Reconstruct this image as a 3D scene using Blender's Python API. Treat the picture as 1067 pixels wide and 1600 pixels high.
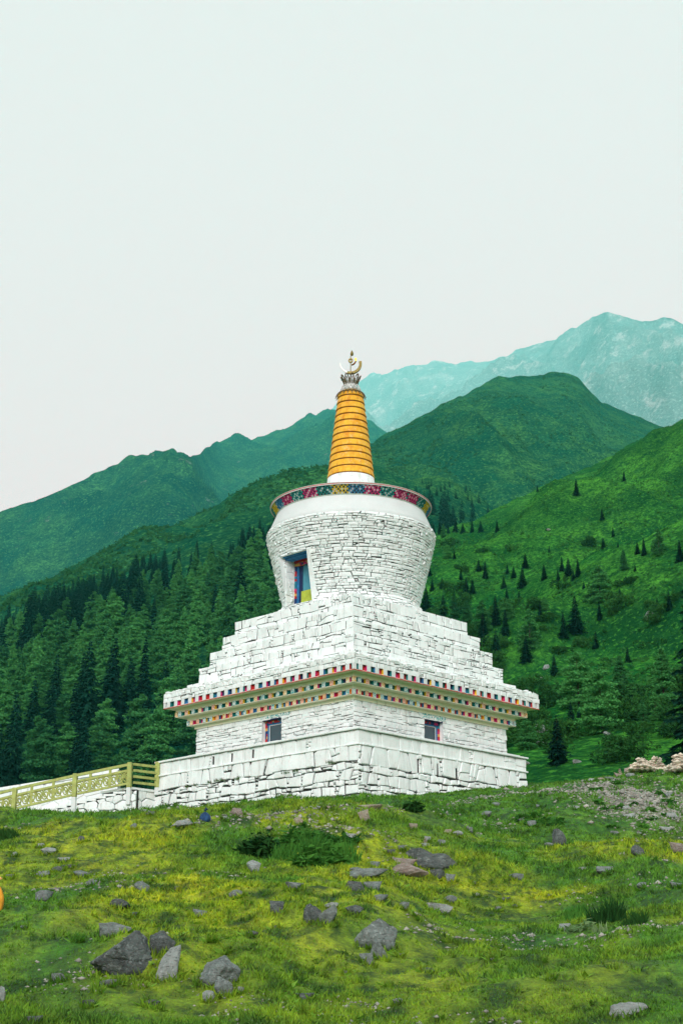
import bpy, math, random
import numpy as np
from mathutils import Vector
from mathutils.bvhtree import BVHTree

random.seed(7)
rng = np.random.default_rng(11)
R = math.radians
sc = bpy.context.scene
for o in list(bpy.data.objects):
    bpy.data.objects.remove(o)

# ------------------------------------------------------------------ camera
FPX, PITCH = 2340.0, R(18.33)          # focal length in pixels of the 1067 x 1600 photograph
cam_d = bpy.data.cameras.new('camera')
cam = bpy.data.objects.new('camera', cam_d)
sc.collection.objects.link(cam)
cam_d.sensor_fit = 'VERTICAL'
cam_d.sensor_height = 36.0
cam_d.lens = FPX / 1600 * 36
cam_d.clip_start = 0.1
cam_d.clip_end = 60000
cam.location = (0, 0, 0)
cam.rotation_euler = (R(90) + PITCH, 0, 0)
sc.camera = cam

# ------------------------------------------------------------------ sky, sun, exposure
SUN_EL, SUN_AZ = R(25), R(8)          # sun high behind the camera, veiled by cloud
w = bpy.data.worlds.new('World')
sc.world = w
w.use_nodes = True
nt = w.node_tree
nt.nodes.clear()
out = nt.nodes.new('ShaderNodeOutputWorld')
bg = nt.nodes.new('ShaderNodeBackground')
sky = nt.nodes.new('ShaderNodeTexSky')
sky.sky_type = 'NISHITA'
sky.sun_disc = False
sky.sun_elevation = SUN_EL
sky.sun_rotation = R(180) + SUN_AZ
sc_ = nt.nodes.new('ShaderNodeVectorMath'); sc_.operation = 'SCALE'; sc_.inputs['Scale'].default_value = 0.1
mx = nt.nodes.new('ShaderNodeMix'); mx.data_type = 'RGBA'
mx.inputs['Factor'].default_value = 0.93           # closed cloud cover over the clear sky
mx.inputs['B'].default_value = (0.468, 0.552, 0.522, 1)
nt.links.new(sky.outputs[0], sc_.inputs[0])
nt.links.new(sc_.outputs[0], mx.inputs['A'])
nt.links.new(mx.outputs['Result'], bg.inputs['Color'])
bg.inputs['Strength'].default_value = 1.0
nt.links.new(bg.outputs[0], out.inputs['Surface'])

sun_d = bpy.data.lights.new('sun', 'SUN')
sun_d.energy = 3.3
sun_d.angle = R(25)
sun_d.color = (0.47, 1.0, 0.96)          # above the mist; about neutral once it has come down through it
sun = bpy.data.objects.new('sun', sun_d)
sc.collection.objects.link(sun)
sun.rotation_euler = (R(90) - SUN_EL, 0, -SUN_AZ)   # shines from behind the camera, over its right shoulder
sun.location = (0, -20, 60)

sc.view_settings.view_transform = 'Standard'
sc.view_settings.look = 'None'
sc.view_settings.exposure = 0.85
sc.view_settings.gamma = 1.0
sc.view_settings.use_curve_mapping = False
sc.render.engine = 'CYCLES'
sc.cycles.use_denoising = True
sc.cycles.max_bounces = 6
sc.cycles.diffuse_bounces = 3
sc.cycles.volume_bounces = 1
sc.cycles.transparent_max_bounces = 8

# ------------------------------------------------------------------ helpers
CT, ST = math.cos(PITCH), math.sin(PITCH)

def ray(px, py):
    a, b = (px - 533.5) / FPX, (800 - py) / FPX
    return Vector((a, CT - b * ST, ST + b * CT)).normalized()

def to_px(x, y, z):
    yc = y * CT + z * ST
    zc = -y * ST + z * CT
    return 533.5 + FPX * x / yc, 800 - FPX * zc / yc

ORD = 'first second third fourth fifth sixth seventh eighth ninth tenth eleventh twelfth thirteenth fourteenth fifteenth sixteenth seventeenth eighteenth nineteenth twentieth'.split()
ORD += ['twenty-' + q for q in ORD[:9]] + ['thirtieth'] + ['thirty-' + q for q in ORD[:9]]
def smooth(a, b, x):
    t = np.clip((x - a) / (b - a), 0, 1)
    return t * t * (3 - 2 * t)

def _h(ix, iy, seed):
    n = (ix.astype(np.int64) * 374761393 + iy.astype(np.int64) * 668265263 + seed * 974711) & 0xffffffff
    n = ((n ^ (n >> 13)) * 1274126177) & 0xffffffff
    return ((n ^ (n >> 16)) & 0xffff) / 65535.0

def vnoise(x, y, seed=0):
    ix, iy = np.floor(x), np.floor(y)
    fx, fy = x - ix, y - iy
    fx = fx * fx * fx * (fx * (fx * 6 - 15) + 10)
    fy = fy * fy * fy * (fy * (fy * 6 - 15) + 10)
    a = _h(ix, iy, seed); b = _h(ix + 1, iy, seed); c = _h(ix, iy + 1, seed); d = _h(ix + 1, iy + 1, seed)
    return (a + (b - a) * fx + (c - a) * fy + (a - b - c + d) * fx * fy) * 2 - 1

def fbm(x, y, octaves=4, seed=0, gain=0.5):
    s, a = 0, 1.0
    for k in range(octaves):
        s = s + a * vnoise(x * 2 ** k + 17.3 * k, y * 2 ** k - 9.1 * k, seed + k)
        a *= gain
    return s

def ridged(x, y, octaves=4, seed=0):
    s, a = 0, 1.0
    for k in range(octaves):
        s = s + a * (1 - 2 * np.abs(vnoise(x * 2 ** k + 5.7 * k, y * 2 ** k + 3.3 * k, seed + k)))
        a *= 0.5
    return s

def link(o, parent=None):
    sc.collection.objects.link(o)
    if parent is not None:
        o.parent = parent
    return o

def tag(o, label=None, cat=None, group=None, kind=None):
    if label: o['label'] = label
    if cat: o['category'] = cat
    if group: o['group'] = group
    if kind: o['kind'] = kind
    return o

def empty(name, loc, rz=0.0, parent=None):
    o = bpy.data.objects.new(name, None)
    o.location = loc
    o.rotation_euler = (0, 0, rz)
    o.empty_display_size = 0.3
    return link(o, parent)

def mesh_np(name, V, F, mats=(), smooth_=False):
    """V (n,3); F (m,k) array of equal polygons, or list of lists"""
    me = bpy.data.meshes.new(name)
    V = np.asarray(V, np.float32)
    if isinstance(F, np.ndarray):
        m, k = F.shape
        me.vertices.add(len(V)); me.vertices.foreach_set('co', V.ravel())
        me.loops.add(m * k); me.loops.foreach_set('vertex_index', F.astype(np.int32).ravel())
        me.polygons.add(m)
        me.polygons.foreach_set('loop_start', np.arange(0, m * k, k, dtype=np.int32))
        me.update(calc_edges=True)
    else:
        me.from_pydata([tuple(map(float, v)) for v in V], [], [list(f) for f in F])
        me.update()
    for mt in mats:
        me.materials.append(mt)
    if smooth_:
        me.polygons.foreach_set('use_smooth', np.ones(len(me.polygons), bool))
    return me

def mobj(name, V, F, mat, parent=None, smooth_=False):
    me = mesh_np(name, V, F, (mat,) if not isinstance(mat, (list, tuple)) else mat, smooth_)
    return link(bpy.data.objects.new(name, me), parent)

class MB:
    """collects solids, builds one mesh object"""
    def __init__(s): s.v, s.f, s.m = [], [], []
    def add(s, V, F, mi=0):
        b = len(s.v)
        s.v.extend([tuple(p) for p in V])
        s.f.extend([[i + b for i in f] for f in F])
        s.m.extend([mi] * len(F))
    def box(s, x0, x1, y0, y1, z0, z1, mi=0, bev=0.0):
        if bev <= 0:
            V = [(x, y, z) for z in (z0, z1) for y in (y0, y1) for x in (x0, x1)]
            s.add(V, [(0, 2, 3, 1), (4, 5, 7, 6), (0, 1, 5, 4), (1, 3, 7, 5), (3, 2, 6, 7), (2, 0, 4, 6)], mi)
            return
        V, F = bevbox(x0, x1, y0, y1, z0, z1, bev)
        s.add(V, F, mi)
    def bar(s, p, q, wd, h, mi=0):
        p, q = Vector(p), Vector(q)
        d = (q - p).normalized()
        up = Vector((0, 0, 1)) if abs(d.z) < 0.95 else Vector((0, 1, 0))
        a = d.cross(up).normalized() * wd / 2
        b = a.normalized().cross(d).normalized() * h / 2
        V = [p - a - b, p + a - b, p + a + b, p - a + b, q - a - b, q + a - b, q + a + b, q - a + b]
        s.add(V, [(0, 3, 2, 1), (4, 5, 6, 7), (0, 1, 5, 4), (1, 2, 6, 5), (2, 3, 7, 6), (3, 0, 4, 7)], mi)
    def tube(s, pts, r, n=6, mi=0, cap=True):
        pts = [Vector(p) for p in pts]
        V, F = [], []
        for i, p in enumerate(pts):
            d = (pts[min(i + 1, len(pts) - 1)] - pts[max(i - 1, 0)]).normalized()
            up = Vector((0, 0, 1)) if abs(d.z) < 0.9 else Vector((0, 1, 0))
            a = d.cross(up).normalized(); b = a.cross(d)
            rr = r[i] if isinstance(r, (list, tuple)) else r
            for k in range(n):
                t = 2 * math.pi * k / n
                V.append(p + a * math.cos(t) * rr + b * math.sin(t) * rr)
        for i in range(len(pts) - 1):
            for k in range(n):
                k2 = (k + 1) % n
                F.append((i * n + k, (i + 1) * n + k, (i + 1) * n + k2, i * n + k2))
        if cap:
            F.append(tuple(range(n))); F.append(tuple(reversed([(len(pts) - 1) * n + k for k in range(n)])))
        s.add(V, F, mi)
    def lathe(s, prof, n=64, mi=0, a0=0, a1=2 * math.pi):
        V, F = [], []
        full = abs(a1 - a0 - 2 * math.pi) < 1e-6
        cols = n if full else n + 1
        for (r, z) in prof:
            for k in range(cols):
                t = a0 + (a1 - a0) * k / n
                V.append((r * math.cos(t), r * math.sin(t), z))
        for i in range(len(prof) - 1):
            for k in range(n):
                k2 = (k + 1) % cols
                F.append((i * cols + k, i * cols + k2, (i + 1) * cols + k2, (i + 1) * cols + k))
        s.add(V, F, mi)
    def build(s, name, mat, parent=None, smooth_=False):
        o = mobj(name, s.v, s.f, mat, parent, smooth_)
        if any(s.m):
            o.data.polygons.foreach_set('material_index', s.m)
        return o

def bevbox(x0, x1, y0, y1, z0, z1, b):
    V, F = [], []
    def fr(ax, sgn):
        pass
    X, Y, Z = (x0, x1), (y0, y1), (z0, z1)
    idx = {}
    for i in (0, 1):
        for j in (0, 1):
            for k in (0, 1):
                sx, sy, sz = (1, -1)[i], (1, -1)[j], (1, -1)[k]
                for ax in range(3):
                    p = [X[i], Y[j], Z[k]]
                    q = [sx * b, sy * b, sz * b]
                    for a in range(3):
                        if a != ax: p[a] += q[a]
                    idx[(i, j, k, ax)] = len(V); V.append(tuple(p))
    for ax in range(3):
        for e in (0, 1):
            o = [a for a in range(3) if a != ax]
            c = []
            for (m, n_) in ((0, 0), (1, 0), (1, 1), (0, 1)):
                t = [0, 0, 0]; t[ax] = e; t[o[0]] = m; t[o[1]] = n_
                c.append(idx[(*t, ax)])
            F.append(c)
    for ax in range(3):      # edges running along ax
        o = [a for a in range(3) if a != ax]
        for m in (0, 1):
            for n_ in (0, 1):
                t0 = [0, 0, 0]; t0[o[0]] = m; t0[o[1]] = n_
                t1 = list(t0); t1[ax] = 1
                F.append([idx[(*t0, o[0])], idx[(*t1, o[0])], idx[(*t1, o[1])], idx[(*t0, o[1])]])
    for i in (0, 1):
        for j in (0, 1):
            for k in (0, 1):
                F.append([idx[(i, j, k, a)] for a in range(3)])
    # orient outwards
    c = Vector(((x0 + x1) / 2, (y0 + y1) / 2, (z0 + z1) / 2))
    for q, f in enumerate(F):
        a, b_, d = (Vector(V[f[0]]), Vector(V[f[1]]), Vector(V[f[2]]))
        n = (b_ - a).cross(d - a)
        if n.dot(a - c) < 0: F[q] = list(reversed(f))
    return V, F

# ------------------------------------------------------------------ materials
def col(c): return (c[0], c[1], c[2], 1)

class NT:
    def __init__(s, name):
        s.m = bpy.data.materials.new(name); s.m.use_nodes = True
        s.t = s.m.node_tree
        s.b = s.t.nodes['Principled BSDF']
        s.b.inputs['Roughness'].default_value = 0.85
        s.b.inputs['Specular IOR Level'].default_value = 0.25
    def n(s, typ, **kw):
        x = s.t.nodes.new(typ)
        for k, v in kw.items():
            if hasattr(x, k): setattr(x, k, v)
            else: x.inputs[k].default_value = v
        return x
    def l(s, a, b): s.t.links.new(a, b)
    def pos(s, kind='world', scale=(1, 1, 1)):
        if kind == 'world': src = s.n('ShaderNodeNewGeometry').outputs['Position']
        else: src = s.n('ShaderNodeTexCoord').outputs['Object']
        mp = s.n('ShaderNodeMapping'); mp.inputs['Scale'].default_value = scale
        s.l(src, mp.inputs['Vector'])
        return mp.outputs['Vector']
    def noise(s, vec, scale, detail=4, rough=0.55, lo=0.35, hi=0.65, dist=0.0):
        x = s.n('ShaderNodeTexNoise', Scale=scale, Detail=detail, Roughness=rough, Distortion=dist)
        s.l(vec, x.inputs['Vector'])
        r = s.n('ShaderNodeMapRange'); r.inputs['From Min'].default_value = lo; r.inputs['From Max'].default_value = hi
        s.l(x.outputs['Fac'], r.inputs['Value'])
        return r.outputs['Result']
    def mix(s, f, a, b, blend='MIX'):
        x = s.n('ShaderNodeMix', data_type='RGBA', blend_type=blend)
        for sock, v in (('Factor', f), ('A', a), ('B', b)):
            if isinstance(v, bpy.types.NodeSocket): s.l(v, x.inputs[sock])
            else: x.inputs[sock].default_value = v if not isinstance(v, tuple) else col(v)
        return x.outputs['Result']
    def math(s, op, a, b=0.5):
        x = s.n('ShaderNodeMath', operation=op)
        for i, v in enumerate((a, b)):
            if isinstance(v, bpy.types.NodeSocket): s.l(v, x.inputs[i])
            else: x.inputs[i].default_value = v
        return x.outputs[0]
    def base(s, c):
        if isinstance(c, tuple): s.b.inputs['Base Color'].default_value = col(c)
        else: s.l(c, s.b.inputs['Base Color'])
    def bump(s, h, strength=0.5, dist=0.02):
        x = s.n('ShaderNodeBump', Strength=strength, Distance=dist)
        s.l(h, x.inputs['Height']); s.l(x.outputs[0], s.b.inputs['Normal'])

def simple(name, c, rough=0.8, var=0.15, scale=3.0, metallic=0.0, bump=0.0, space='obj'):
    m = NT(name)
    v = m.pos(space)
    f = m.noise(v, scale, 6, 0.65)
    d = tuple(x * (1 - var) for x in c); u = tuple(min(1, x * (1 + var)) for x in c)
    m.base(m.mix(f, d, u))
    m.b.inputs['Roughness'].default_value = rough
    m.b.inputs['Metallic'].default_value = metallic
    if bump: m.bump(m.noise(v, scale * 6, 5, 0.6, 0, 1), bump, 0.02)
    return m.m

def mat_whitewash(name, dirt=0.35, moss=0.25, sc_=1.0):
    m = NT(name)
    v = m.pos('world')
    oi = m.n('ShaderNodeObjectInfo').outputs['Random']
    c = m.mix(m.noise(v, 1.3 * sc_, 5, 0.6), (0.77, 0.83, 0.80), (0.86, 0.91, 0.88))
    st = m.noise(m.pos('world', (3.5, 3.5, 0.35)), 1.6, 6, 0.7, 0.54, 0.72)
    c = m.mix(m.math('MULTIPLY', st, 0.55), c, (0.34, 0.35, 0.31))
    f2 = m.noise(v, 5.5 * sc_, 7, 0.7, 0.56, 0.72)
    c = m.mix(m.math('MULTIPLY', f2, dirt), c, (0.30, 0.31, 0.27))
    f3 = m.noise(v, 0.75, 6, 0.65, 0.56, 0.74)
    c = m.mix(m.math('MULTIPLY', f3, moss), c, (0.50, 0.53, 0.40))
    f4 = m.noise(v, 30, 3, 0.7, 0.62, 0.72)
    c = m.mix(m.math('MULTIPLY', f4, 0.35), c, (0.25, 0.25, 0.23))
    c = m.mix(m.math('MULTIPLY', oi, 0.12), c, (0.64, 0.66, 0.63))
    m.base(c)
    m.b.inputs['Roughness'].default_value = 0.92
    m.bump(m.noise(v, 14, 6, 0.65, 0, 1), 0.35, 0.03)
    return m.m

M = {}
M['white'] = mat_whitewash('whitewashed_stone')
M['white_drum'] = mat_whitewash('whitewashed_drum_stone', 0.38, 0.45, 1.6)
M['white_stair'] = mat_whitewash('worn_whitewashed_stone', 0.75, 0.5, 0.8)
M['plaster'] = simple('white_plaster', (0.66, 0.70, 0.675), 0.9, 0.04, 1.2, bump=0.1)
M['mortar'] = simple('dark_mortar', (0.032, 0.034, 0.030), 0.95, 0.5, 6.0)
M['cream'] = None
def mat_cream():
    m = NT('cream_paint')
    v = m.pos('world')
    c = m.mix(m.noise(v, 1.5, 5), (0.93, 0.91, 0.66), (0.96, 0.94, 0.74))
    vs = m.pos('world', (1, 1, 0.35))
    c = m.mix(m.math('MULTIPLY', m.noise(vs, 3.2, 7, 0.7, 0.60, 0.72), 0.75), c, (0.16, 0.14, 0.09))
    m.base(c); return m.m
M['cream'] = mat_cream()

# ------------------------------------------------------------------ ground height
def meadow_z(x, y):
    x = np.asarray(x, float); y = np.asarray(y, float)
    yy = np.minimum(y, 62)
    z = -1.6 + 0.185 * yy - 0.000475 * yy ** 2
    s2 = np.maximum(y - 62, 0)
    z = z + 0.126 * s2 - 0.0058 * np.maximum(s2 - 6, 0) ** 2 * (0.35 + 0.65 * smooth(8, -6, x))
    lat = np.where(x > 0, 0.082 * x, 0.042 * x)
    z = z + lat * smooth(28, 60, y)
    # lumps of turf
    k = smooth(4, 10, y)
    bx, by = x - 0.4, y - 64.0
    near = smooth(11.5, 7.6, np.maximum(np.abs(bx * 0.711 - by * 0.703), np.abs(bx * 0.703 + by * 0.711)))
    z = z + k * (1 - 0.75 * near) * (0.30 * fbm(x / 6.5, y / 9.0, 3, 3) + 0.15 * fbm(x / 1.5, y / 2.1, 3, 21) * smooth(6, 12, y))
    z = z + k * 0.030 * fbm(x / 0.33, y / 0.45, 3, 40)
    z = z - 0.75 * smooth(1.0, 6.0, x) * smooth(11, 19, y) * smooth(54, 36, y)
    z = z - 1.0 * smooth(-4.5, -10.5, x) * smooth(26, 46, y)
    # a gully that runs down the middle right
    z = z - 0.35 * np.exp(-((x - (0.05 * y + 1.2)) / (0.05 * y + 0.6)) ** 2) * smooth(10, 18, y) * smooth(60, 40, y)
    return z

def polar_mesh(az0, az1, na, rr, zfun):
    az = np.linspace(az0, az1, na)
    A, Q = np.meshgrid(az, rr)
    X, Y = Q * np.sin(A), Q * np.cos(A)
    Z = zfun(X, Y)
    V = np.stack([X, Y, Z], -1).reshape(-1, 3)
    return V, grid_faces(len(rr), na)

def grid_faces(nr, nc):
    i = np.arange(nr - 1)[:, None] * nc + np.arange(nc - 1)[None, :]
    return np.stack([i, i + 1, i + nc + 1, i + nc], -1).reshape(-1, 4)

# ---- turf materials: colours follow the place, shared between the soil and the blades on it
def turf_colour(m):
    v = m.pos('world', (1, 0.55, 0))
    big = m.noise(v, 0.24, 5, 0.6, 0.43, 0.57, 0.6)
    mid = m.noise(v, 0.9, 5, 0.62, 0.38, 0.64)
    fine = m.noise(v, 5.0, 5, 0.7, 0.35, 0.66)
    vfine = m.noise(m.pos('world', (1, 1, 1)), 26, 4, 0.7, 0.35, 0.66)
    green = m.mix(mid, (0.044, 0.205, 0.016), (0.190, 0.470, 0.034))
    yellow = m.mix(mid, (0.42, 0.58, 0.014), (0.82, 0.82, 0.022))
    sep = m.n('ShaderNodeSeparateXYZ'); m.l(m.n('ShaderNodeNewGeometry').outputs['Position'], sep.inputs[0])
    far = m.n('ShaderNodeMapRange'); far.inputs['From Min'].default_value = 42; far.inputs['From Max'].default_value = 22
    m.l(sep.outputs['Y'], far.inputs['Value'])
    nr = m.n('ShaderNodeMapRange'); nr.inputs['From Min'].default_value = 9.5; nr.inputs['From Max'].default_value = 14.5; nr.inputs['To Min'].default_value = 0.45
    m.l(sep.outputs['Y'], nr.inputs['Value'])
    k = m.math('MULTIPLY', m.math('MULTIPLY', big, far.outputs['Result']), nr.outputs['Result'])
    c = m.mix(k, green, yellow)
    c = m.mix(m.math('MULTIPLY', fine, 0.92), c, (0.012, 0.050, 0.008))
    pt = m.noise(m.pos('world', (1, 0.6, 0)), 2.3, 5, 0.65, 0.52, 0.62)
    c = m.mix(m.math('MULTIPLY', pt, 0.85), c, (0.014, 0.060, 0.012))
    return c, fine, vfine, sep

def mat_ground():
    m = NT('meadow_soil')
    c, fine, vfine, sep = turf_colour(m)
    c = m.mix(m.math('MULTIPLY', vfine, 0.45), c, (0.018, 0.040, 0.010))
    # bare gravelly earth on the knoll at the right
    px = m.n('ShaderNodeVectorMath', operation='LENGTH')
    mp = m.n('ShaderNodeMapping', vector_type='TEXTURE'); mp.inputs['Location'].default_value = (PC[0], PC[1], 0); mp.inputs['Scale'].default_value = (PC[2], PC[3], 1e4)
    m.l(m.n('ShaderNodeNewGeometry').outputs['Position'], mp.inputs['Vector']); m.l(mp.outputs[0], px.inputs[0])
    r = m.n('ShaderNodeMapRange'); r.inputs['From Min'].default_value = 1.25; r.inputs['From Max'].default_value = 0.45
    m.l(px.outputs['Value'], r.inputs['Value'])
    vv = m.pos('world', (1, 0.6, 0))
    g = m.math('MULTIPLY', r.outputs['Result'], m.noise(vv, 1.1, 6, 0.7, 0.36, 0.55))
    soil = m.mix(m.noise(m.pos('world'), 9, 6, 0.75), (0.17, 0.15, 0.11), (0.36, 0.33, 0.27))
    c = m.mix(g, c, soil)
    # brown scars elsewhere
    c = m.mix(m.math('MULTIPLY', m.noise(vv, 0.55, 6, 0.7, 0.645, 0.70), 0.8), c, (0.075, 0.055, 0.032))
    m.base(c)
    m.bump(m.noise(m.pos('world'), 22, 6, 0.7, 0, 1), 0.9, 0.06)
    return m.m
rr = np.concatenate([np.geomspace(2.5, 85, 380), np.linspace(87, 170, 16)])
gV, gF = polar_mesh(R(-30), R(30), 330, rr, meadow_z)
def bvh(V, F): return BVHTree.FromPolygons([tuple(p) for p in V.tolist()], F.tolist())
GB = bvh(gV, gF)
def on_ground(px, py):
    return GB.ray_cast(Vector((0, 0, 0)), ray(px, py))[0]
_c, _l, _t, _b = on_ground(1000, 1252), on_ground(905, 1252), on_ground(1000, 1222), on_ground(1000, 1290)
_ym = (_t.y + _b.y) / 2
PC = (_c.x / _c.y * _ym, _ym, 88 * _ym / FPX, max(2.0, (_t.y - _b.y) / 2))     # the bare gravelly patch
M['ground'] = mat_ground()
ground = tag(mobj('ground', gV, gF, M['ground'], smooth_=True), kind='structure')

# ------------------------------------------------------------------ hills
def knots(tbl):
    """tbl rows: px, ridge_y, ridge_range, base_y, base_range -> interpolators over azimuth"""
    az, rz, rd, bz, bd = [], [], [], [], []
    for (px, ry, rrng, by, brng) in tbl:
        d = ray(px, ry); h = math.hypot(d.x, d.y)
        az.append(math.atan2(d.x, d.y)); rd.append(rrng); rz.append(rrng * d.z / h)
        d2 = ray(px, by); bd.append(brng); bz.append(brng * d2.z / math.hypot(d2.x, d2.y))
    return np.array(az), np.array(rd), np.array(rz), np.array(bd), np.array(bz)

def hill(tbl, na, nr, power, noise_fn, back=0.35):
    az, rd, rz, bd, bz = knots(tbl)
    A = np.linspace(az[0], az[-1], na)
    if not np.isscalar(power): power = np.interp(A, [ray(q[0], 800).x for q in power], [q[1] for q in power])[None, :]
    ra, za, rb, zb = (np.interp(A, az, q) for q in (rd, rz, bd, bz))
    t = np.concatenate([np.linspace(0, 1, nr), np.linspace(1.03, 1 + back, 8)])
    T = t[:, None]
    Q = rb + (ra - rb) * T
    Z = zb + (za - zb) * np.where(T <= 1, np.abs(T) ** power, 1 - (T - 1) * 1.5)
    X, Y = Q * np.sin(A), Q * np.cos(A)
    Z = Z + noise_fn(X, Y, np.minimum(T, 1) + 0 * X)
    V = np.stack([X, Y, Z], -1).reshape(-1, 3)
    return V, grid_faces(len(t), na)

forest_tbl = [(-420, 1090, 950, 1300, 320), (-150, 1000, 1000, 1290, 320), (0, 938, 1080, 1285, 320), (60, 920, 1120, 1280, 320), (130, 892, 1160, 1280, 320),
    (200, 862, 1220, 1275, 320), (300, 822, 1320, 1270, 325), (420, 770, 1480, 1265, 330), (500, 735, 1600, 1262, 335),
    (580, 692, 1800, 1260, 345), (650, 655, 2000, 1250, 370), (720, 618, 2200, 1240, 400), (780, 588, 2350, 1230, 440),
    (830, 587, 2450, 1220, 480), (880, 580, 2500, 1215, 520), (905, 592, 2520, 1210, 540), (940, 630, 2560, 1205, 560),
    (1000, 652, 2600, 1200, 600), (1040, 668, 2650, 1200, 620), (1100, 700, 2650, 1200, 640), (1300, 800, 2650, 1200, 640)]
def nA(X, Y, T):
    wgt = np.sin(np.clip(T, 0, 1) * math.pi) ** 1.3
    return wgt * (26 * fbm(X / 260, Y / 420, 4, 60) + (14 + 26 * smooth(900, 1800, Y)) * (ridged(X / 190 + Y / 900, Y / 700, 4, 66) - 0.6) + 6 * fbm(X / 60, Y / 90, 3, 68)) + 2.4 * fbm(X / 22, Y / 40, 3, 71) * np.clip(T * 3, 0, 1)
left_tbl = [(-420, 960, 3600, 1300, 1500), (-150, 852, 3700, 1250, 1600), (0, 798, 3800, 1200, 1700), (60, 778, 3850, 1190, 1750), (130, 746, 3900, 1170, 1800), (200, 718, 4000, 1150, 1850),
    (240, 708, 4050, 1130, 1900), (268, 705, 4100, 1120, 1950), (300, 716, 4200, 1100, 2000), (318, 702, 5066, 1090, 2050), (335, 690, 5633, 1080, 2100), (350, 686, 5900, 1080, 2150),
    (395, 687, 6350, 1060, 2250), (430, 676, 6700, 1040, 2300), (480, 652, 7200, 1020, 2400), (520, 640, 7600, 1000, 2500),
    (560, 650, 7633, 1000, 2600), (640, 700, 7700, 1000, 2700), (760, 790, 7800, 1000, 2800)]
def nB(X, Y, T):
    wgt = np.sin(np.clip(T, 0, 1) * math.pi) ** 0.6
    return wgt * (120 * (ridged(X / 520 + Y / 1100, Y / 2100, 5, 80) - .5) + 75 * fbm(X / 380, Y / 700, 5, 83)) + 9 * fbm(X / 70, Y / 140, 4, 87)
far_tbl = [(250, 800, 18500, 1100, 6000), (400, 745, 18500, 1050, 6000), (480, 690, 18500, 1000, 6000), (540, 612, 18500, 980, 6000), (575, 598, 18500, 960, 6000), (610, 592, 18500, 960, 6000),
    (640, 578, 18214, 950, 6000), (680, 577, 17642, 950, 6000), (715, 572, 17142, 950, 6000), (760, 563, 16500, 950, 6000), (800, 550, 15447, 950, 6000), (850, 536, 14131, 950, 6000),
    (880, 522, 13342, 950, 6000), (915, 503, 12421, 950, 6000), (948, 488, 11552, 950, 6000), (975, 495, 11393, 950, 6000), (1005, 500, 11264, 950, 6000),
    (1035, 498, 11136, 950, 6000), (1067, 505, 11000, 950, 6000), (1150, 480, 11000, 950, 6000), (1400, 560, 11000, 950, 6000)]
def nC(X, Y, T):
    wgt = np.sin(np.clip(T, 0, 1) * math.pi) ** 0.5
    return wgt * (380 * (ridged(X / 900 + Y / 3500, Y / 3600, 5, 90) - .5) + 120 * fbm(X / 500, Y / 900, 5, 95)) + 26 * fbm(X / 220, Y / 420, 4, 99)
right_tbl = [(150, 1330, 240, 1345, 150), (300, 1200, 300, 1330, 140), (420, 1060, 380, 1310, 130), (520, 950, 470, 1300, 120), (600, 876, 560, 1290, 110), (650, 845, 600, 1280, 105), (700, 826, 640, 1275, 100), (740, 812, 680, 1270, 98),
    (800, 783, 730, 1265, 96), (860, 754, 780, 1260, 95), (920, 728, 820, 1255, 95), (980, 700, 860, 1250, 95), (1067, 663, 900, 1245, 95),
    (1150, 630, 920, 1240, 95), (1300, 570, 940, 1235, 95), (1500, 520, 940, 1235, 95)]
def nD(X, Y, T):
    wgt = np.sin(np.clip(T, 0, 1) * math.pi) ** 0.7
    return wgt * (13 * fbm(X / 75, Y / 110, 4, 110) + 9 * (ridged(X / 70 + Y / 160, Y / 170, 4, 115) - .4)) + 0.8 * fbm(X / 9, Y / 14, 3, 118) * np.clip(T * 4, 0.2, 1)

def mat_hill(name, dark, mid, light, rock, s, rock_lo, patch=0.5, bump_d=4.0, fs=4.0, spot=0.7):
    m = NT(name)
    v = m.pos('world', (1, 0.6, 1.0))
    big = m.noise(v, s * 0.16, 6, 0.66, 0.42, 0.60, 0.5)
    md = m.noise(v, s * 0.9, 6, 0.68, 0.40, 0.62)
    x = m.n('ShaderNodeTexVoronoi', Scale=s * 2.2, Randomness=1.0); m.l(v, x.inputs['Vector'])
    r = m.n('ShaderNodeMapRange'); r.inputs['From Min'].default_value = 0.18; r.inputs['From Max'].default_value = 0.5
    m.l(x.outputs['Distance'], r.inputs['Value'])
    c = m.mix(big, mid, light)
    band = m.noise(m.pos('world', (1, 0.35, 2.2)), s * 0.07, 5, 0.62, 0.46, 0.60, 0.8)
    c = m.mix(m.math('MULTIPLY', band, 0.6), c, dark)
    c = m.mix(m.math('MULTIPLY', md, patch), c, dark)
    shr = m.math('MULTIPLY', m.math('SUBTRACT', 1.0, r.outputs['Result']), m.noise(v, s * 0.35, 4, 0.6, 0.42, 0.58))
    c = m.mix(m.math('MULTIPLY', shr, 0.75), c, dark)
    f1 = m.noise(v, s * fs, 3, 0.65, 0.40, 0.60)
    c = m.mix(m.math('MULTIPLY', f1, 0.75), c, dark)
    f2 = m.noise(m.pos('world', (1.1, 0.7, 1.2)), s * fs * 0.9, 3, 0.6, 0.56, 0.66)
    c = m.mix(m.math('MULTIPLY', f2, spot), c, tuple(x * 1.35 for x in light))
    rk = m.noise(v, s * 0.45, 8, 0.75, rock_lo, rock_lo + 0.08)
    c = m.mix(m.math('MULTIPLY', rk, 0.8), c, rock)
    m.base(c)
    m.b.inputs['Roughness'].default_value = 1.0
    m.b.inputs['Specular IOR Level'].default_value = 0.0
    m.bump(m.noise(v, s * 2.5, 6, 0.7, 0, 1), 0.9, bump_d)
    return m.m
M['forest_hill'] = mat_hill('forest_hill_scrub', (0.003, 0.050, 0.030), (0.013, 0.135, 0.060), (0.080, 0.280, 0.060), (0.10, 0.12, 0.07), 0.085, 0.70, 0.7, 6, 4.2, 0.55)
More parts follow.
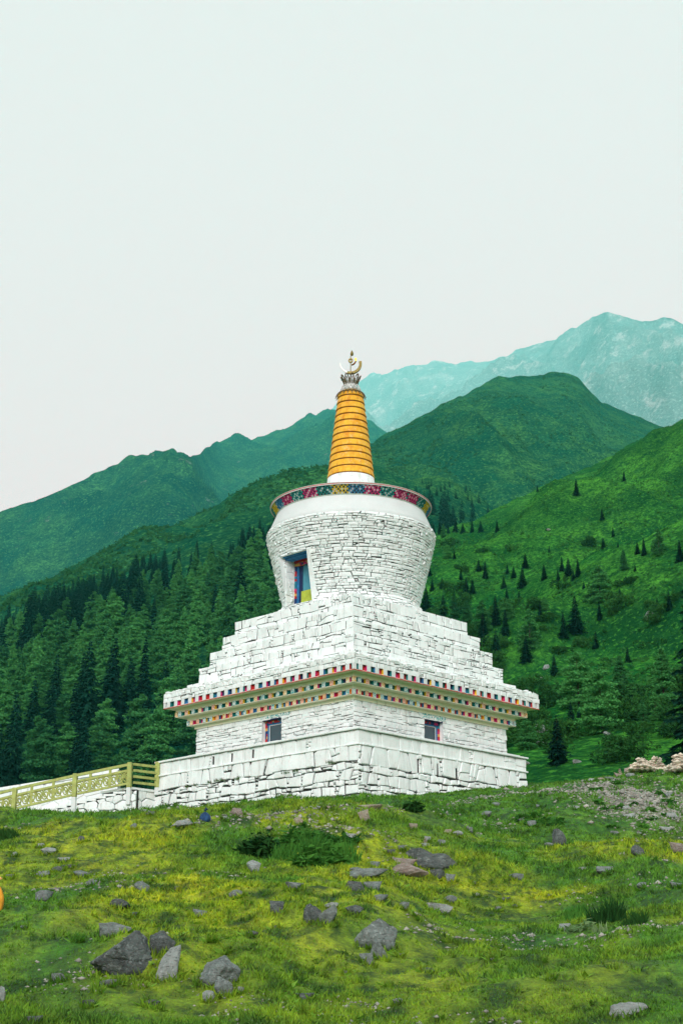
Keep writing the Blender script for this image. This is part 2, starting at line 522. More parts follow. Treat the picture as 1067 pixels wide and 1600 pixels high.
M['left_mountain'] = mat_hill('alpine_meadow', (0.001, 0.040, 0.030), (0.010, 0.125, 0.066), (0.090, 0.330, 0.085), (0.30, 0.38, 0.30), 0.045, 0.62, 0.7, 26, 3.6)
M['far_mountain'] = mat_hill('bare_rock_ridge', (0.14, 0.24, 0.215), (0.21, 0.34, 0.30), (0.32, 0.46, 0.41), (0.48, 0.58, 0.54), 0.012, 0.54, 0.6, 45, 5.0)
M['right_hill'] = mat_hill('grassy_slope', (0.005, 0.052, 0.016), (0.020, 0.160, 0.027), (0.095, 0.370, 0.040), (0.16, 0.16, 0.12), 0.17, 0.73, 0.7, 2.0, 8.0, 0.38)

aV, aF = hill(forest_tbl, 420, 260, [(0, 0.84), (420, 0.88), (600, 1.0), (800, 1.15)], nA)
bV, bF = hill(left_tbl, 300, 170, 1.0, nB)
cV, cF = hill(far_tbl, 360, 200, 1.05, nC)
dV, dF = hill(right_tbl, 330, 260, 1.06, nD)
tag(mobj('forest_hill', aV, aF, M['forest_hill'], smooth_=True), kind='structure')
tag(mobj('mountain_left', bV, bF, M['left_mountain'], smooth_=True), kind='structure')
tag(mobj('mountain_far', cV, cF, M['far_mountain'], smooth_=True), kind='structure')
tag(mobj('hill_right', dV, dF, M['right_hill'], smooth_=True), kind='structure')
# valley floor joining them all
vV = np.array([(-14000, 100, -60), (14000, 100, -60), (14000, 23500, -60), (-14000, 23500, -60), (-14000, -14000, -60), (14000, -14000, -60)], float)
tag(mobj('valley_floor', vV, [(0, 1, 2, 3), (4, 5, 1, 0)], M['forest_hill']), kind='structure')
AB, DB = bvh(aV, aF), bvh(dV, dF)
# ------------------------------------------------------------------ masonry
def clip(poly, nx, ny, c):
    """keep nx*x+ny*y <= c"""
    o = []
    for i in range(len(poly)):
        p, q = poly[i], poly[(i + 1) % len(poly)]
        a, b = nx * p[0] + ny * p[1] - c, nx * q[0] + ny * q[1] - c
        if a <= 0: o.append(p)
        if (a < 0 < b) or (b < 0 < a):
            t = a / (a - b)
            o.append((p[0] + (q[0] - p[0]) * t, p[1] + (q[1] - p[1]) * t))
    return o

def area(p):
    return 0.5 * abs(sum(p[i][0] * p[(i + 1) % len(p)][1] - p[(i + 1) % len(p)][0] * p[i][1] for i in range(len(p))))

def course_seeds(W, H, hs, ws, jv=0.12, split=0.12):
    out_, t, k = [], 0.0, 0
    while t < H - 0.02:
        h = hs[k % len(hs)] * random.uniform(0.85, 1.15)
        wl, wh = ws[k % len(ws)]
        if H - t - h < 0.06: h = H - t
        s = -random.uniform(0, wl)
        while s < W:
            ww = random.uniform(wl, wh)
            c = s + ww / 2
            if random.random() < split and h > 0.2:
                out_ += [(c, t + h * 0.25), (c + random.uniform(-.1, .1), t + h * 0.75)]
            else:
                out_.append((c, t + h / 2 + random.uniform(-jv, jv) * h))
            s += ww
        t += h; k += 1
    return out_

def cells(W, H, seeds, kx, ky, gap=(0.003, 0.026), holes=(), extra=()):
    """anisotropic Voronoi cells of the wall rectangle: list of (poly, touches_left, touches_right)"""
    S = np.array(seeds); S2 = S * np.array([kx, ky])
    res = []
    for i in range(len(S)):
        s = S[i]
        d = ((S2 - S2[i]) ** 2).sum(1)
        nb = np.argsort(d)[1:22]
        poly = [(0, 0), (W, 0), (W, H), (0, H)]
        for j in nb:
            n = (S2[j] - S2[i]) * np.array([kx, ky])
            L = math.hypot(*n)
            if L < 1e-9: continue
            n = n / L
            mid = (S[i] + S[j]) / 2
            hsh = ((min(i, j) * 7919 + max(i, j) * 104729) % 1000) / 1000.0
            g = gap[0] + (gap[1] - gap[0]) * hsh ** 2.2
            poly = clip(poly, n[0], n[1], float(n @ mid) - g / 2)
            if len(poly) < 3: break
        if len(poly) >= 3: res += cut_holes(poly, holes, extra)
    return res

def cut_holes(poly, holes, extra=()):
    for (nx, ny, c) in extra:
        if len(poly) >= 3: poly = clip(poly, nx, ny, c)
    parts = [poly] if len(poly) >= 3 else []
    for h in holes:
        nxt = []
        for pl in parts:
            xs = [p[0] for p in pl]; ys = [p[1] for p in pl]
            if max(xs) <= h[0] or min(xs) >= h[1] or max(ys) <= h[2] or min(ys) >= h[3]:
                nxt.append(pl); continue
            nxt.append(clip(pl, 1, 0, h[0])); nxt.append(clip(pl, -1, 0, -h[1]))
            m1 = clip(pl, -1, 0, -h[0])
            m1 = clip(m1, 1, 0, h[1]) if m1 else []
            if len(m1) >= 3:
                nxt.append(clip(m1, 0, 1, h[2])); nxt.append(clip(m1, 0, -1, -h[3]))
        parts = [p for p in nxt if len(p) >= 3]
    res = []
    for pl in parts:
        if area(pl) < 0.0008: continue
        q = [pl[0]]
        for p in pl[1:]:
            if math.hypot(p[0] - q[-1][0], p[1] - q[-1][1]) > 0.010: q.append(p)
        if len(q) > 3 and math.hypot(q[0][0] - q[-1][0], q[0][1] - q[-1][1]) < 0.010: q.pop()
        if len(q) >= 3: res.append(q)
    return res

def coursed(W, H, hs, ws, gap=(0.006, 0.04), wob=0.03, slant=0.15, split=0.2, pin=0.12, cham=0.2, holes=(), extra=(), top_down=False):
    """irregular courses of roughly squared stones with split stones, pinnings and knocked corners"""
    b = [0.0]; k = 0
    while b[-1] < H - 1e-6:
        h = hs[k % len(hs)] * random.uniform(0.8, 1.2)
        if H - b[-1] - h < 0.55 * h: h = H - b[-1]
        b.append(min(H, b[-1] + h)); k += 1
    if top_down: b = [H - q for q in reversed(b)]
    n = len(b) - 1
    ph = [random.random() * 50 for _ in b]
    def bd(i, s):
        if i == 0 or i == n: return b[i]
        return b[i] + wob * (math.sin(s * 2.1 + ph[i]) * .5 + math.sin(s * 5.3 + ph[i] * 1.7) * .35 + math.sin(s * 11.7 + ph[i] * 2.3) * .25)
    quads = []
    for i in range(n):
        h = b[i + 1] - b[i]
        row = n - 1 - i if top_down else i
        wl, wh = ws[row % len(ws)]
        s0, sl0 = 0.0, 0.0
        while s0 < W - 1e-6:
            narrow = random.random() < pin
            ww = random.uniform(0.07, 0.16) if narrow else wl + (wh - wl) * random.random() ** 1.4
            s1 = s0 + ww
            if W - s1 < wl * 0.6: s1 = W
            sl1 = 0.0 if s1 >= W else random.gauss(0, slant) * h * .5
            q = [(s0 - sl0, bd(i, s0)), (s1 - sl1, bd(i, s1)), (s1 + sl1, bd(i + 1, s1)), (s0 + sl0, bd(i + 1, s0))]
            q = [(min(max(x, 0), W), y) for x, y in q]
            def lerp(a, c, f): return (a[0] + (c[0] - a[0]) * f, a[1] + (c[1] - a[1]) * f)
            if narrow and h > 0.14:
                m_ = random.randint(2, 4); fs = [0] + sorted((j + random.uniform(-.2, .2)) / m_ for j in range(1, m_)) + [1]
                for f0, f1 in zip(fs, fs[1:]): quads.append([lerp(q[0], q[3], f0), lerp(q[1], q[2], f0), lerp(q[1], q[2], f1), lerp(q[0], q[3], f1)])
            elif random.random() < split and h > 0.13:
                f0, f1 = random.uniform(.25, .75), 0
                f1 = min(.85, max(.15, f0 + random.gauss(0, .10)))
                quads.append([q[0], q[1], lerp(q[1], q[2], f1), lerp(q[0], q[3], f0)])
                u = [lerp(q[0], q[3], f0), lerp(q[1], q[2], f1), q[2], q[3]]
                if random.random() < .5:
                    g_ = random.uniform(.3, .7); m0, m1 = lerp(u[0], u[1], g_), lerp(u[3], u[2], g_ + random.gauss(0, .08))
                    quads += [[u[0], m0, m1, u[3]], [m0, u[1], u[2], m1]]
                else: quads.append(u)
            else: quads.append(q)
            s0, sl0 = s1, sl1
    res = []
    for q in quads:
        poly = list(q)
        if area(poly) < 0.002: continue
        cx = sum(p[0] for p in q) / 4; cy = sum(p[1] for p in q) / 4
        for j in range(4):
            a, c = q[j], q[(j + 1) % 4]
            dx, dy = c[0] - a[0], c[1] - a[1]; L = math.hypot(dx, dy)
            if L < 1e-6: continue
            nx, ny = dy / L, -dx / L
            if nx * (cx - a[0]) + ny * (cy - a[1]) > 0: nx, ny = -nx, -ny
            on_border = (a[0] < 1e-4 and c[0] < 1e-4) or (a[0] > W - 1e-4 and c[0] > W - 1e-4) or (a[1] > H - 1e-4 and c[1] > H - 1e-4) or (a[1] < 1e-4 and c[1] < 1e-4)
            g = 0 if on_border else gap[0] + (gap[1] - gap[0]) * random.random() ** 2.4
            poly = clip(poly, nx, ny, nx * a[0] + ny * a[1] - g / 2)
            if len(poly) < 3: break
        if len(poly) < 3: continue
        for j in range(4):                      # knocked corners
            if random.random() < 0.6:
                a = q[j]
                if a[0] < 1e-4 or a[0] > W - 1e-4: continue
                p0, p1 = q[j - 1], q[(j + 1) % 4]
                c0 = random.random() ** 1.5 * cham; c1 = random.random() ** 1.5 * cham
                e0 = (a[0] + (p0[0] - a[0]) * c0, a[1] + (p0[1] - a[1]) * c0); e1 = (a[0] + (p1[0] - a[0]) * c1, a[1] + (p1[1] - a[1]) * c1)
                dx, dy = e1[0] - e0[0], e1[1] - e0[1]; L = math.hypot(dx, dy)
                if L < 1e-4: continue
                nx, ny = dy / L, -dx / L
                if nx * (cx - e0[0]) + ny * (cy - e0[1]) > 0: nx, ny = -nx, -ny
                poly = clip(poly, nx, ny, nx * e0[0] + ny * e0[1])
                if len(poly) < 3: break
        if len(poly) >= 3: res += cut_holes(poly, holes, extra)
    return res

STONES = []      # (area, part, V, F, mat)
def lay(part, W, H, P, polys, mat, proud=(0.022, 0.048), bev=0.016, ext_r=False, weight=1.0):
    """P(s,t,d) -> local point; turns every polygon into a bulging stone"""
    for poly in polys:
        if sum(poly[i][0] * poly[(i + 1) % len(poly)][1] - poly[(i + 1) % len(poly)][0] * poly[i][1] for i in range(len(poly))) < 0:
            poly = poly[::-1]
        n = len(poly)
        cx = sum(p[0] for p in poly) / n; cy = sum(p[1] for p in poly) / n
        ar = area(poly); rad = math.sqrt(ar)
        d0 = random.uniform(*proud)
        tx, ty = random.gauss(0, 0.022), random.gauss(0, 0.022)
        b = min(bev * random.uniform(0.6, 1.5), rad * 0.2)
        back, mid_, front = [], [], []
        for (s, t) in poly:
            l = math.hypot(s - cx, t - cy) or 1
            bs, bt = s - (s - cx) / l * b, t - (t - cy) / l * b
            if s < 1e-4: bs = 0
            if s > W - 1e-4: bs = W + (d0 if ext_r else 0)
            if t > H - 1e-4: bt = H - random.uniform(0, 0.012)
            if t < 1e-4: bt = 0
            dd = d0 + tx * (s - cx) / rad + ty * (t - cy) / rad
            back.append(P(s, t, -0.03)); mid_.append(P(s, t, dd * 0.45))
            front.append(P(bs, bt, max(dd, 0.008)))
        V = back + mid_ + front + [P(cx, cy, d0 + 0.010)]
        F = []
        for i in range(n):
            j = (i + 1) % n
            F.append((i, j, n + j, n + i)); F.append((n + i, n + j, 2 * n + j, 2 * n + i))
            F.append((2 * n + i, 2 * n + j, 3 * n))
        STONES.append((ar * weight, part, V, F, mat))

def flush_stones(nmax, owner, label_small='small_stones'):
    global STONES
    STONES.sort(key=lambda q: -q[0])
    for a_, part, V, F, mat in STONES[:nmax]:
        mobj('stone', V, F, mat, part)
    rest = {}
    for a_, part, V, F, mat in STONES[nmax:]:
        rest.setdefault((part.name, mat.name), (part, mat, MB()))[2].add(V, F)
    for part, mat, mb in rest.values():
        tag(mb.build('small_stones', mat, part), kind='stuff')
    STONES = []

def panel(part_mb, P, W, H, holes, d=-0.02, mi=0, depth=0.3, mi_in=0):
    """flat core wall with rectangular openings and their reveals"""
    xs = sorted({0, W, *[h[0] for h in holes], *[h[1] for h in holes]})
    ys = sorted({0, H, *[h[2] for h in holes], *[h[3] for h in holes]})
    for i in range(len(xs) - 1):
        for j in range(len(ys) - 1):
            cx, cy = (xs[i] + xs[i + 1]) / 2, (ys[j] + ys[j + 1]) / 2
            if any(h[0] < cx < h[1] and h[2] < cy < h[3] for h in holes): continue
            part_mb.add([P(xs[i], ys[j], d), P(xs[i + 1], ys[j], d), P(xs[i + 1], ys[j + 1], d), P(xs[i], ys[j + 1], d)], [(0, 1, 2, 3)], mi)
    for (x0, x1, y0, y1) in holes:
        c = [(x0, y0), (x1, y0), (x1, y1), (x0, y1)]
        for k in range(4):
            p, q = c[k], c[(k + 1) % 4]
            part_mb.add([P(*p, d + 0.03), P(*q, d + 0.03), P(*q, -depth), P(*p, -depth)], [(0, 1, 2, 3)], mi_in)
        part_mb.add([P(*c[0], -depth), P(*c[1], -depth), P(*c[2], -depth), P(*c[3], -depth)], [(0, 1, 2, 3)], mi)

# ------------------------------------------------------------------ the stupa
PHI = R(44.66)
SX, SY = 0.425, 64.0
stupa = empty('stupa', (SX, SY, 0), -PHI)
tag(stupa, 'tall whitewashed stone stupa with painted cornice, round drum and golden ringed spire', 'stupa')
cP, sP = math.cos(PHI), math.sin(PHI)
def to_local(p):
    x, y = p[0] - SX, p[1] - SY
    return (x * cP - y * sP, x * sP + y * cP, p[2])
def to_world(p):
    return (SX + p[0] * cP + p[1] * sP, SY - p[0] * sP + p[1] * cP, p[2])
def face_hit(px, py, face, a):
    d = ray(px, py); o = to_local((0, 0, 0)); e = to_local((d.x, d.y, d.z))
    e = (e[0] - o[0], e[1] - o[1], e[2])
    k = (-a - o[1]) / e[1] if face == 'L' else (a - o[0]) / e[0]
    return ((o[0] + e[0] * k) if face == 'L' else (o[1] + e[1] * k)), e[2] * k

def PL(x0, a, z0, bat=0.0, H=1.0, W=1.0):
    return lambda s, t, d: (x0 + s + bat * (H - t) * s / W, -(a + d + bat * (H - t)), z0 + t)
def PR(y0, a, z0, bat=0.0, H=1.0, W=1.0):
    return lambda s, t, d: (a + d + bat * (H - t), y0 + s - bat * (H - t) * (1 - s / W), z0 + t)

# terrace: a rectangle a little off centre
TX0, TX1, TY0, TY1 = -6.33, 5.63, -5.42, 4.74
ZCAP, ZLED = 10.07, 9.46
def core_box(part_name, x0, x1, y0, y1, z0, z1, mat=None, parent=None):
    mb = MB(); mb.box(x0, x1, y0, y1, z0, z1)
    return mb.build(part_name, mat or M['mortar'], parent or stupa)

# lower terrace wall
zt0 = 6.0
H = ZLED - 0.05 - zt0
terrace = MB()
slotsL = [face_hit(333.8, 1188.5, 'L', 5.42), face_hit(363, 1184, 'L', 5.42), face_hit(396, 1178, 'L', 5.42)]
slotsR = [face_hit(652, 1197, 'R', 5.63), face_hit(682.5, 1204, 'R', 5.63), face_hit(712, 1211, 'R', 5.63)]
hR = [(y - TY0 - 0.055, y - TY0 + 0.055, z - zt0 - 0.27, z - zt0 + 0.27) for y, z in slotsR]
bat = 0.035
WL, WR = TX1 - TX0, TY1 - TY0
PTL, PTR = PL(TX0, 5.42, zt0, bat, H, WL), PR(TY0, 5.63, zt0, bat, H, WR)
panel(terrace, PTL, WL, H, []); panel(terrace, PTR, WR, H, hR, depth=0.35)
terrace.add([(TX0, TY0, zt0), (TX0, TY1, zt0), (TX0, TY1, ZLED - .05), (TX0, TY0, ZLED - .05)], [(0, 3, 2, 1)])
terrace.add([(TX0, TY1, zt0), (TX1, TY1, zt0), (TX1, TY1, ZLED - .05), (TX0, TY1, ZLED - .05)], [(0, 3, 2, 1)])
t_o = terrace.build('terrace_wall', M['mortar'], stupa)
def flip(seeds, H): return [(s, H - t) for s, t in seeds]
hsT = [0.66, 0.26, 0.40, 0.24, 0.42, 0.22, 0.40, 0.3]
wsT = [(0.42, 1.0), (0.22, 0.6), (0.35, 0.75), (0.2, 0.55), (0.35, 0.75), (0.2, 0.5), (0.3, 0.6), (0.3, 0.6)]
cT = dict(wob=0.06, slant=0.24, split=0.18, pin=0.22, cham=0.30, top_down=True)
lay(t_o, WL, H, PTL, coursed(WL, H, hsT, wsT, (0.016, 0.11), **cT), M['white'], (0.02, 0.075), 0.03, ext_r=True)
lay(t_o, WR, H, PTR, coursed(WR, H, hsT, wsT, (0.014, 0.095), holes=hR, **cT), M['white'], (0.02, 0.07), 0.03)

# parapet band between ledge and coping
z0 = ZLED; Hb = ZCAP - 0.10 - z0
band = MB()
hLb = [(x - TX0 - 0.06, x - TX0 + 0.06, max(0.08, z - z0 - 0.17), z - z0 + 0.17) for x, z in slotsL]
PBL, PBR = PL(TX0, 5.40, z0), PR(TY0, 5.61, z0)
panel(band, PBL, WL, Hb, hLb, depth=0.35); panel(band, PBR, WR, Hb, [])
band.add([(TX0, TY0, z0), (TX0, TY1, z0), (TX0, TY1, ZCAP - .1), (TX0, TY0, ZCAP - .1)], [(0, 3, 2, 1)])
band.add([(TX0, TY1, z0), (TX1, TY1, z0), (TX1, TY1, ZCAP - .1), (TX0, TY1, ZCAP - .1)], [(0, 3, 2, 1)])
band_o = band.build('parapet_wall', M['mortar'], stupa)
lay(band_o, WL, Hb, PBL, coursed(WL, Hb, [Hb], [(0.35, 0.95)], (0.004, 0.04), 0.02, 0.14, 0.15, 0.15, 0.15, hLb), M['white'], ext_r=True)
lay(band_o, WR, Hb, PBR, coursed(WR, Hb, [Hb], [(0.4, 1.1)], (0.004, 0.035), 0.02, 0.12, 0.15, 0.10, 0.12), M['white'])

def slabs(name, x0, x1, y0, y1, z0, z1, inner, mat, lo=0.5, hi=1.1):
    """a ring of flat slabs laid along the two visible sides, plain on the others"""
    root = MB()
    root.box(x0 + 0.02, x1 - 0.03, y0 + 0.03, y1 - 0.02, z0 + 0.01, z1 - 0.012)
    ro = root.build(name, M['mortar'], stupa)
    s = x0
    while s < x1 - 0.01:
        e = min(x1, s + random.uniform(lo, hi))
        if x1 - e < 0.25: e = x1
        mb = MB(); j = random.uniform(-0.012, 0.012)
        mb.box(s + 0.004, e - 0.004, y0 + j, y0 + inner, z0 + random.uniform(0, .008), z1 + random.uniform(-.012, .012), 0, 0.012)
        mb.build('slab', mat, ro); s = e
    s = y0 + inner
    while s < y1 - 0.01:
        e = min(y1, s + random.uniform(lo, hi))
        if y1 - e < 0.25: e = y1
        mb = MB(); j = random.uniform(-0.012, 0.012)
        mb.box(x1 - inner, x1 + j, s + 0.004, e - 0.004, z0 + random.uniform(0, .008), z1 + random.uniform(-.012, .012), 0, 0.012)
        mb.build('slab', mat, ro); s = e
    return ro
slabs('coping', TX0 - 0.10, TX1 + 0.12, TY0 - 0.12, TY1 + 0.10, ZCAP - 0.085, ZCAP, 0.42, M['white'])
slabs('ledge', TX0 - 0.08, TX1 + 0.09, TY0 - 0.09, TY1 + 0.08, ZLED - 0.055, ZLED + 0.005, 0.30, M['white'], 0.7, 1.6)
core_box('terrace_floor', TX0 + 0.35, TX1 - 0.35, TY0 + 0.35, TY1 - 0.35, ZCAP - 0.35, ZCAP - 0.12, M['white'])

# base wall with two windows
AW = 4.68; zw0, zw1 = 9.80, 11.36
Hw = zw1 - zw0
wl = face_hit(425, 1141.5, 'L', AW); wr = face_hit(677, 1144, 'R', AW)
WW, WH = 1.16, 0.92
hL = [(wl[0] + AW - WW / 2, wl[0] + AW + WW / 2, wl[1] - zw0 - WH / 2, wl[1] - zw0 + WH / 2)]
hRw = [(wr[0] + AW - WW / 2, wr[0] + AW + WW / 2, wr[1] - zw0 - WH / 2, wr[1] - zw0 + WH / 2)]
PWL, PWR = PL(-AW, AW, zw0), PR(-AW, AW, zw0)
bw = MB()
panel(bw, PWL, 2 * AW, Hw, hL, depth=0.30, mi_in=1); panel(bw, PWR, 2 * AW, Hw, hRw, depth=0.30, mi_in=1)
bw.add([(-AW, -AW, zw0), (-AW, AW, zw0), (-AW, AW, zw1), (-AW, -AW, zw1)], [(0, 3, 2, 1)], 1)
bw.add([(-AW, AW, zw0), (AW, AW, zw0), (AW, AW, zw1), (-AW, AW, zw1)], [(0, 3, 2, 1)], 1)
bw_o = bw.build('base_wall', [M['mortar'], M['white']], stupa)
hsW, wsW = [0.2, 0.14, 0.22, 0.16], [(0.25, 0.75), (0.18, 0.5)]
lay(bw_o, 2 * AW, Hw, PWL, coursed(2 * AW, Hw, hsW, wsW, (0.004, 0.042), 0.03, 0.35, 0.25, 0.12, 0.28, hL), M['white'], (0.014, 0.034), 0.014, True)
lay(bw_o, 2 * AW, Hw, PWR, coursed(2 * AW, Hw, hsW, wsW, (0.004, 0.042), 0.03, 0.35, 0.25, 0.12, 0.28, hRw), M['white'], (0.014, 0.034), 0.014)

# paints
def paint(name, c, rough=0.7): return simple(name, c, rough, 0.28, 7.0, space='world')
PT = {'teal': paint('teal_paint', (0.015, 0.21, 0.20)), 'magenta': paint('magenta_paint', (0.58, 0.025, 0.16)),
      'red': paint('red_paint', (0.50, 0.030, 0.030)), 'yellow': paint('yellow_paint', (0.74, 0.47, 0.02)),
      'blue': paint('blue_paint', (0.03, 0.17, 0.36)), 'green': paint('dark_green_paint', (0.0, 0.105, 0.085)),
      'peach': paint('peach_paint', (0.75, 0.44, 0.24)), 'white': M['plaster'], 'navy': paint('navy_paint', (0.015, 0.03, 0.09)),
      'orange': paint('orange_paint', (0.75, 0.22, 0.03))}
def mat_scroll(name, a, b, scale=16):
    m = NT(name)
    v = m.pos('world')
    f = m.noise(v, scale, 2, 0.5, 0.49, 0.53, 2.2)
    m.base(m.mix(f, a, b)); return m.m
PT['scroll_teal'] = mat_scroll('teal_scroll_paint', (0.78, 0.80, 0.74), (0.03, 0.34, 0.33))
PT['scroll_yellow'] = mat_scroll('yellow_scroll_paint', (0.80, 0.75, 0.60), (0.75, 0.42, 0.05))
PT['scroll_peach'] = mat_scroll('peach_scroll_paint', (0.80, 0.62, 0.45), (0.62, 0.16, 0.10))

# cornice: three dentil courses stepping in
A1, A2, A3 = 5.72, 5.36, 5.00
rows = [(A1, 12.24, 0.225, 24, ['white'] * 4, ['teal', 'magenta', 'blue', 'yellow', 'teal', 'red'], 'red'),
        (A2, 11.86, 0.20, 24, ['scroll_peach', 'scroll_teal', 'scroll_yellow', 'scroll_teal'], ['magenta', 'teal', 'yellow', 'teal'], 'green'),
        (A3, 11.49, 0.20, 23, ['scroll_peach', 'scroll_teal', 'scroll_yellow', 'scroll_teal', 'peach'], ['yellow', 'blue', 'magenta', 'teal', 'orange'], 'red')]
backs = [['red', 'red', 'magenta', 'green', 'blue', 'navy'], ['green', 'green', 'green', 'teal', 'navy'], ['red', 'red', 'orange', 'magenta', 'teal', 'blue']]
cor = MB()
cor.box(-A1 + .16, A1 - .16, -A1 + .16, A1 - .16, 12.24, 12.82)
cor.box(-A2 + .02, A2 - .02, -A2 + .02, A2 - .02, 12.062, 12.238)            # cream band above the second course
cor.box(-A2 + .15, A2 - .15, -A2 + .15, A2 - .15, 11.86, 12.062)
cor.box(-A3 + .02, A3 - .02, -A3 + .02, A3 - .02, 11.692, 11.858)
cor.box(-A3 + .15, A3 - .15, -A3 + .15, A3 - .15, 11.49, 11.692)
cor.box(-AW - .075, AW + .075, -AW - .075, AW + .075, 11.36, 11.488)
cor.box(-A1 + .012, A1 - .012, -A1 + .012, A1 - .012, 12.245, 12.262)         # soffit boards
cor.box(-A2 + .012, A2 - .012, -A2 + .012, A2 - .012, 11.863, 11.878)
cor.box(-A3 + .012, A3 - .012, -A3 + .012, A3 - .012, 11.493, 11.508)
cor_o = cor.build('cornice', M['cream'], stupa)
rb = MB()
for (x0, x1, y0, y1) in ((-A1 - .006, A1 + .006, -A1 - .006, -A1 + .02), (A1 - .02, A1 + .006, -A1 + .02, A1 + .006)):
    rb.box(x0, x1, y0, y1, 12.222, 12.244)
rb.build('red_edge_board', PT['red'], cor_o)
for ri, (a, zb, h, n, fronts, sides, back) in enumerate(rows):
    p = (2 * a) / (n + 0.5)
    zb2 = zb + 0.023
    cache = {}
    for face in 'LR':
        for i in range(n):
            c = -a + p * (i + 0.75)
            # painted panel in the recess before this block
            bk = random.choice(backs[ri])
            key = ('recess', face, bk)
            if key not in cache:
                mb = MB()
                if face == 'L': mb.box(-p * 0.29, p * 0.29, 0, 0.02, 0, h)
                else: mb.box(-0.02, 0, -p * 0.29, p * 0.29, 0, h)
                cache[key] = mesh_np('recess_panel', mb.v, mb.f, (PT[bk],))
            o = link(bpy.data.objects.new('recess_panel', cache[key]), cor_o)
            dep = a - 0.125
            o.location = (c - p * 0.5, -dep - .02, zb2) if face == 'L' else (dep + .02, c - p * 0.5, zb2)
            fr, sd = fronts[(i * 3 + ri) % len(fronts)], sides[(i + ri) % len(sides)]
            if random.random() < 0.12: sd = random.choice(sides)
            key = (face, fr, sd)
            if key not in cache:
                mb = MB()
                W2 = p * 0.235
                if face == 'L':
                    mb.box(-W2, W2, -0.17, 0, 0, h); order = (0, 0, 1, 0, 0, 0)
                else:
                    mb.box(0, 0.17, -W2, W2, 0, h)
                me = mesh_np('dentil', mb.v, mb.f, (PT[sd], PT[fr]))
                k = {'L': 2, 'R': 3}[face]
                me.polygons[k].material_index = 1
                me.polygons[1].material_index = 1
                cache[key] = me
            o = link(bpy.data.objects.new('dentil', cache[key]), cor_o)
            jj = random.uniform(-0.008, 0.008)
            o.location = (c, -a + 0.17 + jj, zb2) if face == 'L' else (a - 0.17 + jj, c, zb2)
    # corner blocks
    for (x, y) in ((a, -a), (-a, -a), (a, a)):
        sx, sy = (-1 if x > 0 else 1), (-1 if y > 0 else 1)
        mb = MB(); ww = p * 0.30
        mb.box(min(x, x + sx * ww), max(x, x + sx * ww), min(y, y + sy * ww), max(y, y + sy * ww), zb2, zb2 + h)
        mb.build('corner_block', PT['white' if ri == 0 else ('scroll_yellow', 'scroll_teal')[ri - 1]], cor_o)
# stone fascia over the top course, then a stony weathering slope
zf = 12.24 + 0.023 + 0.225
Hf = 12.86 - zf
fas = core_box('fascia', -A1 + .03, A1 - .03, -A1 + .03, A1 - .03, zf - 0.002, 12.85)
for Pf, e in ((PL(-A1, A1 - 0.02, zf), True), (PR(-A1, A1 - 0.02, zf), False)):
    lay(fas, 2 * A1, Hf, Pf, coursed(2 * A1, Hf, [0.19], [(0.15, 0.6)], (0.006, 0.05), 0.02, 0.3, 0.25, 0.15, 0.25), M['white'], (0.012, 0.032), 0.014, e)
A5, z5 = 5.02, 13.10
mb = MB()
mb.add([(-A1, -A1, 12.84), (A1, -A1, 12.84), (A1, A1, 12.84), (-A1, A1, 12.84), (-A5, -A5, z5 - .02), (A5, -A5, z5 - .02), (A5, A5, z5 - .02), (-A5, A5, z5 - .02)],
       [(0, 1, 5, 4), (1, 2, 6, 5), (2, 3, 7, 6), (3, 0, 4, 7), (4, 5, 6, 7)])
slope_o = mb.build('weathering_slope', M['mortar'], stupa)
dA, dz = A1 - A5, z5 - 12.86
Ls = math.hypot(dA, dz); nx, nz = dz / Ls, dA / Ls
def PSL(s, t, d): return (-A1 + s, -A1 + t * dA / Ls - d * nx, 12.86 + t * dz / Ls + d * nz)
def PSR(s, t, d): return (A1 - t * dA / Ls + d * nx, -A1 + s, 12.86 + t * dz / Ls + d * nz)
kk = dA / Ls
for Pf in (PSL, PSR):
    ex = [(1, kk, 2 * A1), (-1, kk, 0)]
    lay(slope_o, 2 * A1, Ls, Pf, coursed(2 * A1, Ls, [0.2], [(0.18, 0.6)], (0.012, 0.07), 0.03, 0.4, 0.2, 0.2, 0.3, (), ex), M['white'], (0.02, 0.06), 0.02)

# stepped tiers
tiers = [(A5, z5 - 0.02, 13.27, 1), (4.65, 13.25, 14.00, 2), (4.34, 13.98, 14.70, 2), (3.96, 14.68, 15.39, 2), (3.59, 15.37, 16.08, 2)]
for (a, za, zb, nc) in tiers:
    Ht = zb - za
    to = core_box('tier', -a + .02, a - .02, -a + .02, a - .02, za, zb - 0.015)
    for Pf, e in ((PL(-a, a - .02, za), True), (PR(-a, a - .02, za), False)):
        hs = [Ht] if nc == 1 else random.choice([[Ht * .55, Ht * .45], [Ht * .42, Ht * .58], [Ht * .36, Ht * .38, Ht * .26]])
        pol = coursed(2 * a, Ht, hs, [(0.22, 0.95), (0.18, 0.7), (0.2, 0.6)], (0.005, 0.062), 0.035, 0.16, 0.38, 0.22, 0.28)
        lay(to, 2 * a, Ht, Pf, pol, M['white'], (0.014, 0.04), 0.016, e)
    top = MB(); top.box(-a + .05, a - .05, -a + .05, a - .05, zb - 0.03, zb - 0.004); top.build('tier_top', M['white'], to)

